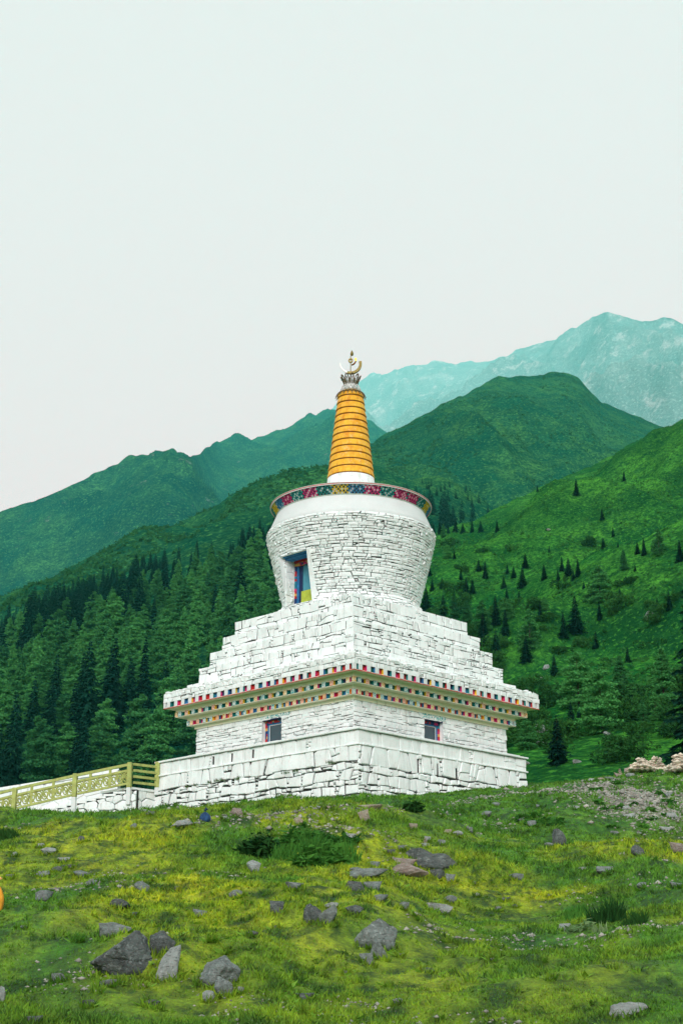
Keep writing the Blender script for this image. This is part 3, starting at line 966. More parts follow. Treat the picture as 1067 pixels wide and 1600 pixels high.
# drum
ZD0, ZD1 = 16.06, 20.02
def rd(z):
    t = np.clip((z - 16.7) / (19.85 - 16.7), 0, 1)
    r = 2.96 + 0.80 * t ** 0.92
    if z > 19.85: r = 3.76 - 0.5 * (z - 19.85) ** 2 * 2
    if z < 16.75: r = 2.97 + 0.34 * smooth(16.75, 16.15, z)
    return float(r)
NA0, NA1 = R(-90 - 13.5), R(-90 + 13.5)
NZ0, NZ1 = 16.35, 18.52
zs = sorted(set([ZD0 + k * (ZD1 - ZD0) / 24 for k in range(25)] + [NZ0, NZ1]))
th = sorted(set([R(a) for a in range(-180, 180, 5)] + [NA0, NA1]))
drum = MB()
V, F = [], []
for z in zs:
    for t in th: V.append(((rd(z) - 0.02) * math.cos(t), (rd(z) - 0.02) * math.sin(t), z))
n = len(th)
for i in range(len(zs) - 1):
    for k in range(n):
        k2 = (k + 1) % n
        if NZ0 - 1e-6 <= zs[i] < NZ1 - 1e-6 and NA0 - 1e-6 <= th[k] < NA1 - 1e-6: continue
        F.append((i * n + k, i * n + k2, (i + 1) * n + k2, (i + 1) * n + k))
drum.add(V, F)
drum_o = drum.build('drum', M['mortar'], stupa)
RM = 3.40
a_start, a_end = R(-165), R(75)
Wd, Hd = (a_end - a_start) * RM, ZD1 - ZD0
def PD(s, t, d):
    a = a_start + s / RM; z = ZD0 + t; r = rd(z) - 0.015 + d
    return (r * math.cos(a), r * math.sin(a), z)
hd = [((NA0 - a_start) * RM, (NA1 - a_start) * RM, NZ0 - ZD0, NZ1 - ZD0)]
lay(drum_o, Wd, Hd, PD, coursed(Wd, Hd, [0.14, 0.1, 0.16, 0.12], [(0.18, 0.62), (0.14, 0.42)], (0.005, 0.056), 0.02, 0.3, 0.24, 0.08, 0.26, hd),
    M['white_drum'], (0.012, 0.036), 0.014, weight=0.8)
# niche with a painted door
nw = 3.3 * math.sin(R(13.5))
ND = 2.55
nb = MB()
for sx in (-1, 1):
    x = sx * nw
    nb.add([(x, -ND, NZ0), (x, -3.15, NZ0), (x * 1.12, -3.6, NZ1), (x, -ND, NZ1)], [(0, 1, 2, 3)])
nb.add([(-nw, -ND, NZ1), (nw, -ND, NZ1), (nw * 1.1, -3.55, NZ1), (-nw * 1.1, -3.55, NZ1)], [(0, 1, 2, 3)])
nb.add([(-nw, -ND, NZ0), (nw, -ND, NZ0), (nw, -3.2, NZ0), (-nw, -3.2, NZ0)], [(0, 1, 2, 3)])
nb.build('niche', M['white_drum'], stupa)
def Pniche(s, t, d): return (-nw + d, -3.22 + s, NZ0 + t)
lay(drum_o, 0.64, NZ1 - NZ0, Pniche, cells(0.64, NZ1 - NZ0, course_seeds(0.64, NZ1 - NZ0, [0.22, 0.3], [(0.3, 0.6)], 0.1, 0), 0.8, 1.2, (0.002, 0.02)), M['white_drum'], (0.006, 0.016), 0.01)
def checker(name, cols, sx, sz):
    m = NT(name)
    v = m.pos('obj', (sx, sx, sz))
    x = m.n('ShaderNodeTexWhiteNoise', noise_dimensions='3D')
    sn = m.n('ShaderNodeVectorMath', operation='SNAP'); sn.inputs[1].default_value = (1, 1, 1)
    m.l(v, sn.inputs[0]); m.l(sn.outputs[0], x.inputs[0])
    rp = m.n('ShaderNodeValToRGB'); rp.color_ramp.interpolation = 'CONSTANT'
    while len(rp.color_ramp.elements) < len(cols): rp.color_ramp.elements.new(0.5)
    for k, c in enumerate(cols):
        rp.color_ramp.elements[k].position = k / len(cols); rp.color_ramp.elements[k].color = col(c)
    m.l(x.outputs['Value'], rp.inputs['Fac']); m.base(rp.outputs['Color'])
    return m.m
M['check'] = checker('painted_checker', [(0.5, 0.03, 0.04), (0.02, 0.20, 0.26), (0.6, 0.04, 0.16), (0.02, 0.05, 0.16), (0.70, 0.40, 0.10), (0.45, 0.02, 0.03)], 9, 9)
def mat_glass(name, c):
    m = NT(name); m.base(c); m.b.inputs['Roughness'].default_value = 0.08; m.b.inputs['Specular IOR Level'].default_value = 0.6
    return m.m
M['glass'] = mat_glass('dark_window_glass', (0.025, 0.06, 0.075))
M['teal_door'] = simple('teal_door_panel', (0.06, 0.25, 0.32), 0.4, 0.15, 2)
M['lime'] = simple('lime_door_panel', (0.42, 0.50, 0.06), 0.6, 0.2, 3)
door = empty('painted_door', (0, 0, 0), 0, stupa)
yb = -ND - 0.02
def bx(name, x0, x1, y0, y1, z0, z1, mat, par, bev=0.0):
    mb = MB(); mb.box(x0, x1, y0, y1, z0, z1, 0, bev); return mb.build(name, mat, par)
bx('jamb', -nw + 0.01, -nw + 0.10, yb - 0.16, yb, NZ0, NZ1 - 0.16, M['check'], door)
bx('inner_jamb', -nw + 0.10, -nw + 0.22, yb - 0.10, yb, NZ0, NZ1 - 0.30, PT['blue'], door)
bx('jamb', nw - 0.10, nw - 0.01, yb - 0.16, yb, NZ0, NZ1 - 0.16, M['check'], door)
bx('header', -nw + 0.01, nw - 0.01, yb - 0.20, yb, NZ1 - 0.155, NZ1 - 0.03, PT['red'], door)
bx('header_checker', -nw + 0.102, nw - 0.102, yb - 0.16, yb, NZ1 - 0.30, NZ1 - 0.16, M['check'], door)
bx('dark_leaf', -nw + 0.22, -nw + 0.42, yb - 0.06, yb, NZ0, NZ1 - 0.30, PT['navy'], door)
bx('door_pane', -nw + 0.42, nw - 0.10, yb - 0.04, yb, NZ0 + 0.72, NZ1 - 0.30, M['teal_door'], door)
bx('door_panel', -nw + 0.34, nw - 0.10, yb - 0.066, yb, NZ0, NZ0 + 0.72, M['lime'], door)
lin = MB()
lin.box(-nw - 0.02, nw + 0.02, -3.42, -3.0, NZ1 - 0.05, NZ1 + 0.02); lin.box(-nw + 0.01, nw - 0.01, -3.30, -2.9, NZ1 - 0.12, NZ1 - 0.052)
lin.build('lintel', PT['blue'], stupa)

# plaster shoulder, painted ring, roof of the drum
sh = MB()
sh.lathe([(3.66, 19.98), (3.70, 20.03), (3.62, 20.22), (3.42, 20.70), (3.31, 20.93), (3.20, 20.98)], 96)
sh.build('drum_shoulder', M['plaster'], stupa, True)
ring = MB()
ring.lathe([(3.22, 20.88), (3.34, 20.885), (3.36, 20.925), (3.335, 20.93), (3.56, 21.30), (3.60, 21.305), (3.62, 21.37), (3.40, 21.42), (1.0, 21.62)], 120)
ring_o = ring.build('rim', simple('rim_paint', (0.50, 0.58, 0.50), 0.8, 0.2, 8), stupa)
for (rr_, zz, cc, nm) in ((3.612, 21.318, 'red', 'red_rim_line'), (3.605, 21.29, 'white', 'white_rim_line')):
    mb = MB(); mb.lathe([(rr_ - .03, zz - .012), (rr_ + .018, zz - .012), (rr_ + .022, zz + .014), (rr_ - .03, zz + .014)], 120); mb.build(nm, PT[cc], ring_o)
hue = [(0.50, 0.03, 0.14), (0.01, 0.22, 0.18), (0.60, 0.45, 0.02), (0.03, 0.20, 0.33), (0.50, 0.03, 0.14), (0.01, 0.24, 0.20)]
V, F, C = [], [], []
nk, nrw = 280, 5
for k in range(nk):
    a0, a1 = 2 * math.pi * k / nk, 2 * math.pi * (k + 1) / nk
    am = (a0 + a1) / 2
    if math.cos(am - R(-45)) < -0.45: continue
    for j in range(nrw):
        t0, t1 = j / nrw, (j + 1) / nrw
        outw = 0.030 if (k + j) % 2 == 0 else 0.010
        b = len(V)
        for dd in (0.0, outw):
            for (a, t) in ((a0, t0), (a1, t0), (a1, t1), (a0, t1)):
                g = 0.08
                aa = a + (am - a) * g; tt = t + ((t0 + t1) / 2 - t) * g
                r = 3.337 + tt * 0.222 + dd
                V.append((r * math.cos(aa), r * math.sin(aa), 20.935 + tt * 0.36))
        F += [(b + 4, b + 5, b + 6, b + 7), (b, b + 1, b + 5, b + 4), (b + 1, b + 2, b + 6, b + 5), (b + 2, b + 3, b + 7, b + 6), (b + 3, b, b + 4, b + 7)]
        h = hue[(k // 9) % len(hue)]
        c = h if (k + j) % 2 == 0 else random.choice([(0.012, 0.015, 0.03), (0.02, 0.05, 0.09), (0.60, 0.62, 0.60), (0.55, 0.50, 0.50), (0.03, 0.02, 0.04)])
        C += [c] * 5
ck = mobj('checker_blocks', V, F, None if False else simple('tmp', (1, 1, 1)), ring_o)
m = NT('rim_checker_paint'); at_ = m.n('ShaderNodeAttribute', attribute_name='paint'); m.base(at_.outputs['Color'])
ck.data.materials.clear(); ck.data.materials.append(m.m)
ca = ck.data.color_attributes.new('paint', 'FLOAT_COLOR', 'CORNER')
buf = np.array([(*C[p.index], 1) for p in ck.data.polygons for _ in range(4)], np.float32)
ca.data.foreach_set('color', buf.ravel())
ck['kind'] = 'stuff'

# spire
sb = MB(); sb.lathe([(1.24, 21.5), (1.22, 22.05), (1.10, 22.30), (1.06, 22.74), (0.5, 22.76)], 48)
sb_o = sb.build('spire_base', M['white_stair'], stupa, True)
def mat_gold(name):
    m = NT(name)
    v = m.pos('world')
    c = m.mix(m.noise(v, 2.2, 6, 0.65), (0.74, 0.33, 0.015), (0.82, 0.47, 0.035))
    c = m.mix(m.math('MULTIPLY', m.noise(m.pos('world', (2.2, 2.2, 0.5)), 2.6, 6, 0.7, 0.52, 0.66), 0.65), c, (0.55, 0.15, 0.008))
    c = m.mix(m.math('MULTIPLY', m.noise(v, 5, 7, 0.72, 0.54, 0.68), 0.55), c, (0.78, 0.64, 0.34))
    c = m.mix(m.math('MULTIPLY', m.noise(m.pos('world', (4, 4, 0.6)), 3, 6, 0.7, 0.60, 0.70), 0.6), c, (0.20, 0.10, 0.03))
    m.base(c); m.b.inputs['Roughness'].default_value = 0.62
    m.bump(m.noise(v, 18, 5, 0.6, 0, 1), 0.25, 0.02)
    return m.m
M['gold'] = mat_gold('ochre_spire_paint')
M['rust'] = simple('rust_groove_paint', (0.22, 0.07, 0.015), 0.8, 0.3, 6)
spire = empty('spire', (0, 0, 22.7), 0, stupa)
NR = 13; zc0, zc1 = 22.74, 26.98
zlev = [zc0 + (zc1 - zc0) * (k / NR) ** 0.97 for k in range(NR + 1)]
for k in range(NR):
    za, zb = zlev[k] - 22.7, zlev[k + 1] - 22.7
    f0 = k / NR
    r0 = 1.03 - 0.50 * f0; r1 = 1.03 - 0.50 * (k + 1) / NR
    hgt = zb - za
    mb = MB()
    mb.lathe([(r0 - .10, za + .048), (r0 + .034, za + .048), (r0 + .046, za + .064), (r1 + .026, zb - .022), (r1 + .014, zb), (r1 - .12, zb + 0.001)], 48)
    ro = mb.build('spire_ring', M['gold'], spire, True)
    ro.data.set_sharp_from_angle(angle=R(30))
    mb = MB(); mb.lathe([(r0 - .14, za - .001), (r0 + .004, za - .001), (r0 + .004, za + .047), (r0 - .14, za + .047)], 48)
    mb.build('groove', M['rust'], ro)
# canopy, crown and crescent
M['iron'] = simple('weathered_bronze', (0.12, 0.095, 0.05), 0.55, 0.4, 9, 0.2)
M['silver'] = simple('pale_metal_lattice', (0.62, 0.62, 0.58), 0.5, 0.3, 9, 0.2)
M['brass'] = simple('dull_brass', (0.22, 0.17, 0.035), 0.45, 0.35, 7, 0.2)
M['brightbrass'] = simple('bright_brass', (0.75, 0.62, 0.05), 0.4, 0.2, 7, 0.3)
M['palemetal'] = simple('blown_out_gilding', (0.90, 0.90, 0.82), 0.3, 0.05, 7, 0.0)  # sky-pale colour painted in for a horn blown out against the sky
can = empty('canopy', (0, 0, 26.98), 0, stupa)
mb = MB()
mb.lathe([(0.30, 0.10), (0.44, 0.06), (0.56, -0.02), (0.60, -0.06), (0.56, -0.05), (0.42, 0.02), (0.30, 0.06)], 32)
mb.build('canopy_plate', M['iron'], can, True)
mb = MB()
for k in range(22):
    a = 2 * math.pi * k / 22; b = a + 2 * math.pi / 44; c = a + 2 * math.pi / 22
    f = lambda t, r, z: (r * math.cos(t), r * math.sin(t), z)
    mb.tube([f(a, .59, -.04), f(b, .66, -.15), f(c, .59, -.04)], 0.022, 4)
    mb.tube([f(b, .66, -.15), f(b, .71, -.26)], 0.018, 4)
mb.build('hanging_fringe', M['iron'], can)
mb = MB()
for k in range(16):
    a = 2 * math.pi * k / 16; st_ = 2 * math.pi / 16
    mb.tube([f(a, .50, .05), f(a + st_ * .5, .44, .20), f(a + st_, .38, .36)], 0.018, 4)
    mb.tube([f(a, .50, .05), f(a - st_ * .5, .44, .20), f(a - st_, .38, .36)], 0.018, 4)
mb.build('lattice', M['silver'], can)
mb = MB(); mb.lathe([(0.0, .02), (0.34, .04), (0.28, .34), (0.20, .46), (0.22, .62), (0.0, .66)], 24); mb.build('canopy_neck', M['silver'], can, True)
mb = MB()
for k in range(10):
    a = 2 * math.pi * k / 10; st_ = 2 * math.pi / 10
    pts = []
    for q in range(9):
        u = q / 8
        pts.append(f(a - st_ * .5 + st_ * u, .30 + .17 * math.sin(math.pi * u), .42 + .42 * math.sin(math.pi * u) ** 0.8))
    mb.tube(pts, 0.030, 5)
    mb.tube([f(a, .30, .40), f(a, .36, .62), f(a, .44, .70)], 0.022, 4)
mb.build('crown_petals', M['iron'], can)
# the crescent faces the valley
moon = empty('crescent_moon', (0, 0, 28.05), 0, stupa)
cd = Vector((math.sin(R(0)), 1, 0))
ex = Vector(to_local((SX + 1, SY, 0))[:2] + (0,)).normalized(); ez = Vector((0, 0, 1)); ey = Vector((-ex.y, ex.x, 0))
def horn(a0, a1, rad, w0, w1, mat, name, cz=0.42, thick=0.10, bulge=True, par=moon):
    mb = MB(); V, F = [], []; N = 14
    for q in range(N + 1):
        u = q / N; a = a0 + (a1 - a0) * u
        wd = w0 + (w1 - w0) * u
        for (rr_, tt) in ((rad, -thick / 2), (rad, thick / 2), (rad - wd, thick / 2), (rad - wd, -thick / 2)):
            p = ex * (rr_ * math.cos(a)) + ez * (cz + rr_ * math.sin(a)) + ey * tt
            V.append(p)
    for q in range(N):
        for k in range(4):
            k2 = (k + 1) % 4
            F.append((q * 4 + k, q * 4 + k2, q * 4 + 4 + k2, q * 4 + 4 + k))
    F += [(0, 1, 2, 3), tuple(N * 4 + k for k in (3, 2, 1, 0))]
    mb.add(V, F); return mb.build(name, mat, par)
horn(R(-110), R(14), 0.52, 0.10, 0.13, M['brass'], 'horn', 0.42, 0.14)
horn(R(-111), R(-186), 0.50, 0.08, 0.03, M['palemetal'], 'horn', 0.42, 0.06)
horn(R(-178), R(178), 0.11, 0.05, 0.05, M['brass'], 'sun_disc', 0.58, 0.08)
horn(R(-80), R(-14), 0.26, 0.035, 0.045, M['rust'], 'disc_rim', 0.60, 0.12)
horn(R(-14), R(22), 0.275, 0.06, 0.08, M['brightbrass'], 'disc_rim', 0.60, 0.12)
mb = MB()
mb.lathe([(0.0, .80), (0.07, .86), (0.08, .94), (0.045, 1.03), (0.0, 1.12)], 12); j_ = mb.build('jewel', M['brass'], moon, True)
j_.location = (ex * 0.06)
mb = MB(); mb.lathe([(0.02, -.45), (0.022, .0), (0.018, .82), (0.0, .83)], 10); mb.build('mast', M['brass'], moon, True)

# windows and the painted garlands over them
for face, hl in (('L', hL[0]), ('R', hRw[0])):
    win = empty('window', (0, 0, 0), 0, stupa)
    P = PWL if face == 'L' else PWR
    x0, x1, y0, y1 = hl
    def plate(name, a, b, c, d, d0, d1, mat, par):
        mb = MB()
        V = [P(s, t, dd) for dd in (d0, d1) for (s, t) in ((a, c), (b, c), (b, d), (a, d))]
        mb.add(V, [(0, 3, 2, 1), (4, 5, 6, 7), (0, 1, 5, 4), (1, 2, 6, 5), (2, 3, 7, 6), (3, 0, 4, 7)])
        return mb.build(name, mat, par)
    dp = -0.28
    w1, w2 = 0.10, 0.17
    fr = plate('frame', x0 + .01, x0 + w1, y0, y1 - .01, dp, dp + .12, M['check'], win)
    plate('frame', x1 - w1, x1 - .01, y0, y1 - .01, dp, dp + .12, M['check'], win)
    plate('frame', x0 + w1, x1 - w1, y1 - .11, y1 - .01, dp, dp + .12, M['check'], win)
    plate('frame_lip', x0 + .01, x1 - .01, y1 - .008, y1 + .03, dp, 0.02, PT['navy'], win)
    for (a, b, c, d) in ((x0 + w1, x0 + w2, y0, y1 - .115), (x1 - w2, x1 - w1, y0, y1 - .115), (x0 + w2, x1 - w2, y1 - .17, y1 - .115)):
        plate('sash', a, b, c, d, dp, dp + .07, PT['blue'], win)
    for (a, b, c, d) in ((x0 + w2, x0 + w2 + .03, y0, y1 - .175), (x1 - w2 - .03, x1 - w2, y0, y1 - .175), (x0 + w2 + .03, x1 - w2 - .03, y1 - .20, y1 - .175)):
        plate('sash_edge', a, b, c, d, dp, dp + .05, PT['white'], win)
    plate('pane', x0 + w2, x1 - w2, y0, y1 - .175, dp, dp + .03, M['glass'], win)
    plate('sill', x0 - .04, x1 + .04, y0 - .05, y0 - .002, dp, 0.05, M['white'], win)
    plate('painted_garland', x0 - .10, x1 + .45 if face == 'L' else x1 + .15, y1 + .06, y1 + .30, 0.0, 0.042, mat_scroll('garland_paint_' + face, (0.80, 0.82, 0.76), (0.05, 0.38, 0.38), 9), stupa)
# moss in the joints of the terrace
mb = MB()
for (px, py) in ((293, 1231), (307, 1228), (339, 1221), (347, 1220), (371, 1219), (375, 1217), (328, 1224), (447, 1209), (516, 1192), (520, 1194), (463, 1206)):
    s, z = face_hit(px, py, 'L', 5.47)
    for q in range(26):
        a = random.gauss(0, .09); h = random.uniform(.06, .16)
        y = -5.46 - random.uniform(0, .08)
        mb.add([(s + a - .012, y, z), (s + a + .012, y, z), (s + a + random.gauss(0, .05), y - .05, z + h)], [(0, 1, 2)])
tag(mb.build('moss', simple('joint_moss', (0.07, 0.13, 0.03), 0.9, 0.4, 8), t_o), kind='stuff')
flush_stones(300, stupa)
# ------------------------------------------------------------------ stairway up to the terrace, with railing and parapet
A0 = Vector((-8.86, 63.6, 0)); DS = Vector((-0.985, 0.172, 0)); NS = Vector((0.172, 0.985, 0))
Lc = Vector(to_world((TX0 - 0.02, TY0 - 0.06, 0)))
def plane_hit(px, py, o, d):
    n = Vector((-d.y, d.x, 0)); r = ray(px, py)
    k = n.dot(o) / n.dot(r); p = r * k
    return (p - o).dot(d), p.z, p
def rail_pt(px, py): return plane_hit(px, py, A0, DS)[2]
DL = (A0 - Lc); DL.z = 0; DL.normalize()
def land_pt(px, py): return plane_hit(px, py, Lc, DL)[2]
M['railpaint'] = simple('yellow_green_rail_paint', (0.36, 0.40, 0.12), 0.75, 0.22, 5, bump=0.15, space='world')
def mat_step():
    return mat_whitewash('worn_white_slab', 0.5, 0.4, 1.2)
M['slab'] = mat_step()

stair = empty('stone_staircase', (A0.x, A0.y, 0))
tag(stair, 'rough whitewashed stone staircase climbing to the near end of the terrace', 'staircase')
inv = Vector((-A0.x, -A0.y, 0))
def sbuild(mb, name, mat, par, sm=False):
    mb.v = [(p[0] + inv.x, p[1] + inv.y, p[2]) for p in mb.v]
    return mb.build(name, mat, par, sm)
n0 = rail_pt(196, 1235); n1 = rail_pt(30, 1276)
s0_, s1_ = (n0 - A0).dot(DS), (n1 - A0).dot(DS)
NSTEP = 11
def obox(mb, o, d, n, s0, s1, w0, w1, z0, z1):
    V = [o + d * s + n * w_ + Vector((0, 0, z)) for z in (z0, z1) for w_ in (w0, w1) for s in (s0, s1)]
    mb.add(V, [(0, 2, 3, 1), (4, 5, 7, 6), (0, 1, 5, 4), (1, 3, 7, 5), (3, 2, 6, 7), (2, 0, 4, 6)])
zl = land_pt(215, 1231).z
for k in range(NSTEP):
    a = s0_ + (s1_ - s0_) * k / NSTEP; b = s0_ + (s1_ - s0_) * (k + 1) / NSTEP
    z = n0.z + (n1.z - n0.z) * (k + 0.6) / NSTEP
    mb = MB(); obox(mb, A0, DS, NS, a - 0.02 + random.uniform(-.02, .02), b + 0.07, -0.06 + random.uniform(-.03, .03), 2.0, z - 0.085, z)
    sbuild(mb, 'step', M['slab'], stair)
    mb = MB(); obox(mb, A0, DS, NS, a, b, 0.03, 1.98, z - 2.2, z - 0.086)
    sbuild(mb, 'step_core', M['mortar'], stair)
# masonry of the stair flank
flank = MB(); obox(flank, A0, DS, NS, s0_ - 0.5, s0_, 0.04, 1.5, zl - 2.4, zl - 0.1)
fl_o = sbuild(flank, 'flank_wall', M['mortar'], stair)
zb_ = n1.z - 1.3; Wf = s1_ - s0_ + 0.5; Hfk = n0.z - zb_
slope_ = (n1.z - n0.z) / (s1_ - s0_)
def PF_(s, t, d):
    p = A0 + DS * (s0_ - 0.5 + s) - NS * (d - 0.0) + Vector((0, 0, zb_ + t))
    return (p.x + inv.x, p.y + inv.y, p.z)
lnorm = math.hypot(slope_, 1)
ex_ = [(-slope_ / lnorm, 1 / lnorm, (Hfk - 0.13 - slope_ * 0.5) / lnorm)]
sd = flip(course_seeds(Wf, Hfk, [0.16, 0.2, 0.5, 0.4, 0.5], [(0.25, 0.6), (0.2, 0.5), (0.4, 1.0), (0.3, 0.8)], 0.3, 0.1), Hfk)
pol = [p[::-1] for p in cells(Wf, Hfk, sd, 0.9, 1.2, (0.012, 0.075), (), ex_)]
def PF2(s, t, d): return PF_(s, t, d)
lay(fl_o, Wf, Hfk, PF2, pol, M['white_stair'], (0.02, 0.12), 0.04)
# landing
land = MB()
w_ = (A0 - Lc); w_.z = 0
Ll = w_.length
NL = Vector((-DL.y, DL.x, 0))
if NL.y < 0: NL = -NL
obox(land, Lc, DL, NL, 0.0, Ll + 0.05, -0.05, 2.0, zl - 0.10, zl)
sbuild(land, 'landing', M['slab'], stair)
lw = MB(); obox(lw, Lc, DL, NL, 0.02, Ll, 0.06, 1.9, zl - 2.4, zl - 0.102); lw_o = sbuild(lw, 'landing_wall', M['mortar'], stair)
Hl = 1.6
def PLd(s, t, d):
    p = Lc + DL * (Ll - s) - NL * (d - 0.03) + Vector((0, 0, zl - 0.1 - Hl + t))
    return (p.x + inv.x, p.y + inv.y, p.z)
lay(lw_o, Ll, Hl, PLd, cells(Ll, Hl, flip(course_seeds(Ll, Hl, [0.22, 0.55, 0.4, 0.4], [(0.3, 0.7), (0.6, 1.1), (0.4, 0.8)], 0.2, 0), Hl), 0.9, 1.2, (0.012, 0.05)), M['white_stair'], (0.02, 0.09), 0.04)
for a_, part, V, F, mat in STONES: mobj('stone', V, F, mat, part)
STONES = []

# railing
rail = empty('stair_railing', (A0.x, A0.y, 0))
tag(rail, 'yellow-green painted railing with scrollwork panels beside the stone staircase', 'railing')
def rpost(p_top, p_bot, wd=0.17, name='post'):
    mb = MB(); v, f_ = bevbox(-wd / 2, wd / 2, -wd / 2, wd / 2, p_bot.z, p_top.z, 0.015)
    v = [tuple(DS * q[0] + NS * q[1] + Vector((p_top.x, p_top.y, q[2]))) for q in v]
    mb.add(v, f_)
    return mb
posts_px = [(205, 1192, 1231, 1258), (120, 1209.5, 1246, 1279), (26, 1231.5, 1268, 1290), (-80, 1257, 1290, 1310)]
tops = []
for (px, ya, yb_, yc_) in posts_px:
    a, b, c = rail_pt(px, ya), rail_pt(px, yb_), rail_pt(px, yc_)
    a = a - NS * 0.12
    sbuild(rpost(a, b, 0.19), 'post', M['railpaint'], rail)
    b2 = Vector((a.x, a.y, b.z))
    sbuild(rpost(b2, c, 0.18), 'post_foot', M['plaster'], rail)
    tops.append(a)
la, lb = land_pt(245, 1191), land_pt(245, 1231)
sbuild(rpost(la - NL * 0.1, lb, 0.20), 'post', M['railpaint'], rail)
sbuild(rpost(Vector((la.x, la.y, lb.z)) - NL * 0.1, land_pt(245, 1243), 0.18), 'post_foot', M['plaster'], rail)
for (ya, yb_) in ((1194.5, 1199), (1204, 1208.5), (1213.5, 1218), (1223, 1227)):
    mb = MB(); p, q = land_pt(207, ya) - NL * 0.1, land_pt(244, yb_) - NL * 0.1
    mb.bar(p, q, 0.09, 0.10); sbuild(mb, 'rail', M['railpaint'], rail)
def line(px, tbl): return float(np.interp(px, [q[0] for q in tbl], [q[1] for q in tbl]))
top_l = [(-80, 1261), (0, 1239.5), (120, 1212.5), (205, 1195)]
mid_l = [(-80, 1271), (0, 1249), (120, 1222), (205, 1204)]
bot_l = [(-80, 1291), (0, 1270), (120, 1241.5), (205, 1224)]
for a, b in zip(posts_px[:-1], posts_px[1:]):
    for tbl, hh in ((top_l, 0.11), (mid_l, 0.09), (bot_l, 0.09)):
        mb = MB()
        p = rail_pt(a[0] - 3, line(a[0] - 3, tbl)) - NS * 0.12; q = rail_pt(b[0] + 3, line(b[0] + 3, tbl)) - NS * 0.12
        mb.bar(p, q, 0.10, hh); sbuild(mb, 'rail', M['railpaint'], rail)
    # two intermediate uprights
    for u in (0.36, 0.72):
        px = a[0] + (b[0] - a[0]) * u
        p = rail_pt(px, line(px, top_l)) - NS * 0.12; q = rail_pt(px, line(px, bot_l)) - NS * 0.12
        mb = MB(); mb.bar(Vector((p.x, p.y, p.z)), Vector((p.x, p.y, q.z)), 0.11, 0.07); sbuild(mb, 'baluster', M['railpaint'], rail)
    # cast scrolls between the lower rails
    span = abs(a[0] - b[0]); nscr = max(4, int(span / 9.5))
    for k in range(nscr):
        px = a[0] + (b[0] - a[0]) * (k + 0.5) / nscr
        ym, yb_ = line(px, mid_l), line(px, bot_l)
        c = rail_pt(px, (ym + yb_) / 2) - NS * 0.12
        hgt = (rail_pt(px, ym) - rail_pt(px, yb_)).length * 0.46
        mb = MB(); sg = 1 if k % 2 else -1
        pts = []
        for q in range(22):
            t = q / 21 * 3.6 * math.pi
            r = hgt * (1 - 0.72 * q / 21)
            pts.append(c + DS * (sg * r * 0.72 * math.cos(t)) + Vector((0, 0, r * math.sin(t) + slope_ * sg * r * 0.72 * math.cos(t))))
        mb.tube(pts, 0.035, 5)
        mb.tube([c - DS * hgt * .7 + Vector((0, 0, -hgt)), c + DS * hgt * .7 + Vector((0, 0, hgt * .9))], 0.028, 4)
        sbuild(mb, 'scroll', M['railpaint'], rail)

# white parapet on the far side of the stairs
OP = A0 + NS * 2.6
def par_pt(px, py): return plane_hit(px, py, OP, DS)[2]
p0, p1 = par_pt(186, 1203), par_pt(-90, 1247)
par = empty('parapet', (A0.x, A0.y, 0))
tag(par, 'low white masonry parapet with slab coping behind the stair railing', 'wall')
sa, sb_ = (p0 - OP).dot(DS), (p1 - OP).dot(DS)
def PPar(s, t, d):
    u = s / (sb_ - sa)
    zt = p0.z + (p1.z - p0.z) * u
    p = OP + DS * (sa + s) - NS * d + Vector((0, 0, zt - 2.2 + t))
    return (p.x + inv.x, p.y + inv.y, p.z)
Wp, Hp = sb_ - sa, 2.1
mb = MB()
hp = []
for px in (31, 71):
    h_ = (plane_hit(px, 1228 if px == 31 else 1223.5, OP, DS)); u = h_[0] - sa
    zt = p0.z + (p1.z - p0.z) * u / Wp
    hp.append((u - .05, u + .05, h_[1] - zt + 2.2 - .07, h_[1] - zt + 2.2 + .07))
panel(mb, PPar, Wp, Hp, hp)
mb.add([PPar(0, 0, 0), PPar(0, Hp, 0), PPar(0, Hp, -.35), PPar(0, 0, -.35)], [(0, 1, 2, 3)])
mb.add([PPar(0, 0, -.35), PPar(0, Hp, -.35), PPar(Wp, Hp, -.35), PPar(Wp, 0, -.35)], [(0, 1, 2, 3)])
par_o = mb.build('parapet_wall', M['white'], par)
pol = [p[::-1] for p in cells(Wp, Hp, flip(course_seeds(Wp, Hp, [0.5, 0.3], [(0.4, 1.1)], 0.1, 0.1), Hp), 0.8, 1.1, (0.003, 0.03), hp)]
lay(par_o, Wp, Hp, PPar, pol, M['white'])
for a_, part, V, F, mat in STONES: mobj('stone', V, F, mat, part)
STONES = []
s = 0.0
while s < Wp - .01:
    e = min(Wp, s + random.uniform(0.6, 1.2))
    mb = MB()
    V = [PPar(q, Hp + h_, d) for h_ in (0.0, 0.11) for d in (0.12, -0.42) for q in (s + .005, e - .005)]
    mb.add(V, [(0, 2, 3, 1), (4, 5, 7, 6), (0, 1, 5, 4), (1, 3, 7, 5), (3, 2, 6, 7), (2, 0, 4, 6)])
    mb.build('coping_slab', M['white'], par); s = e
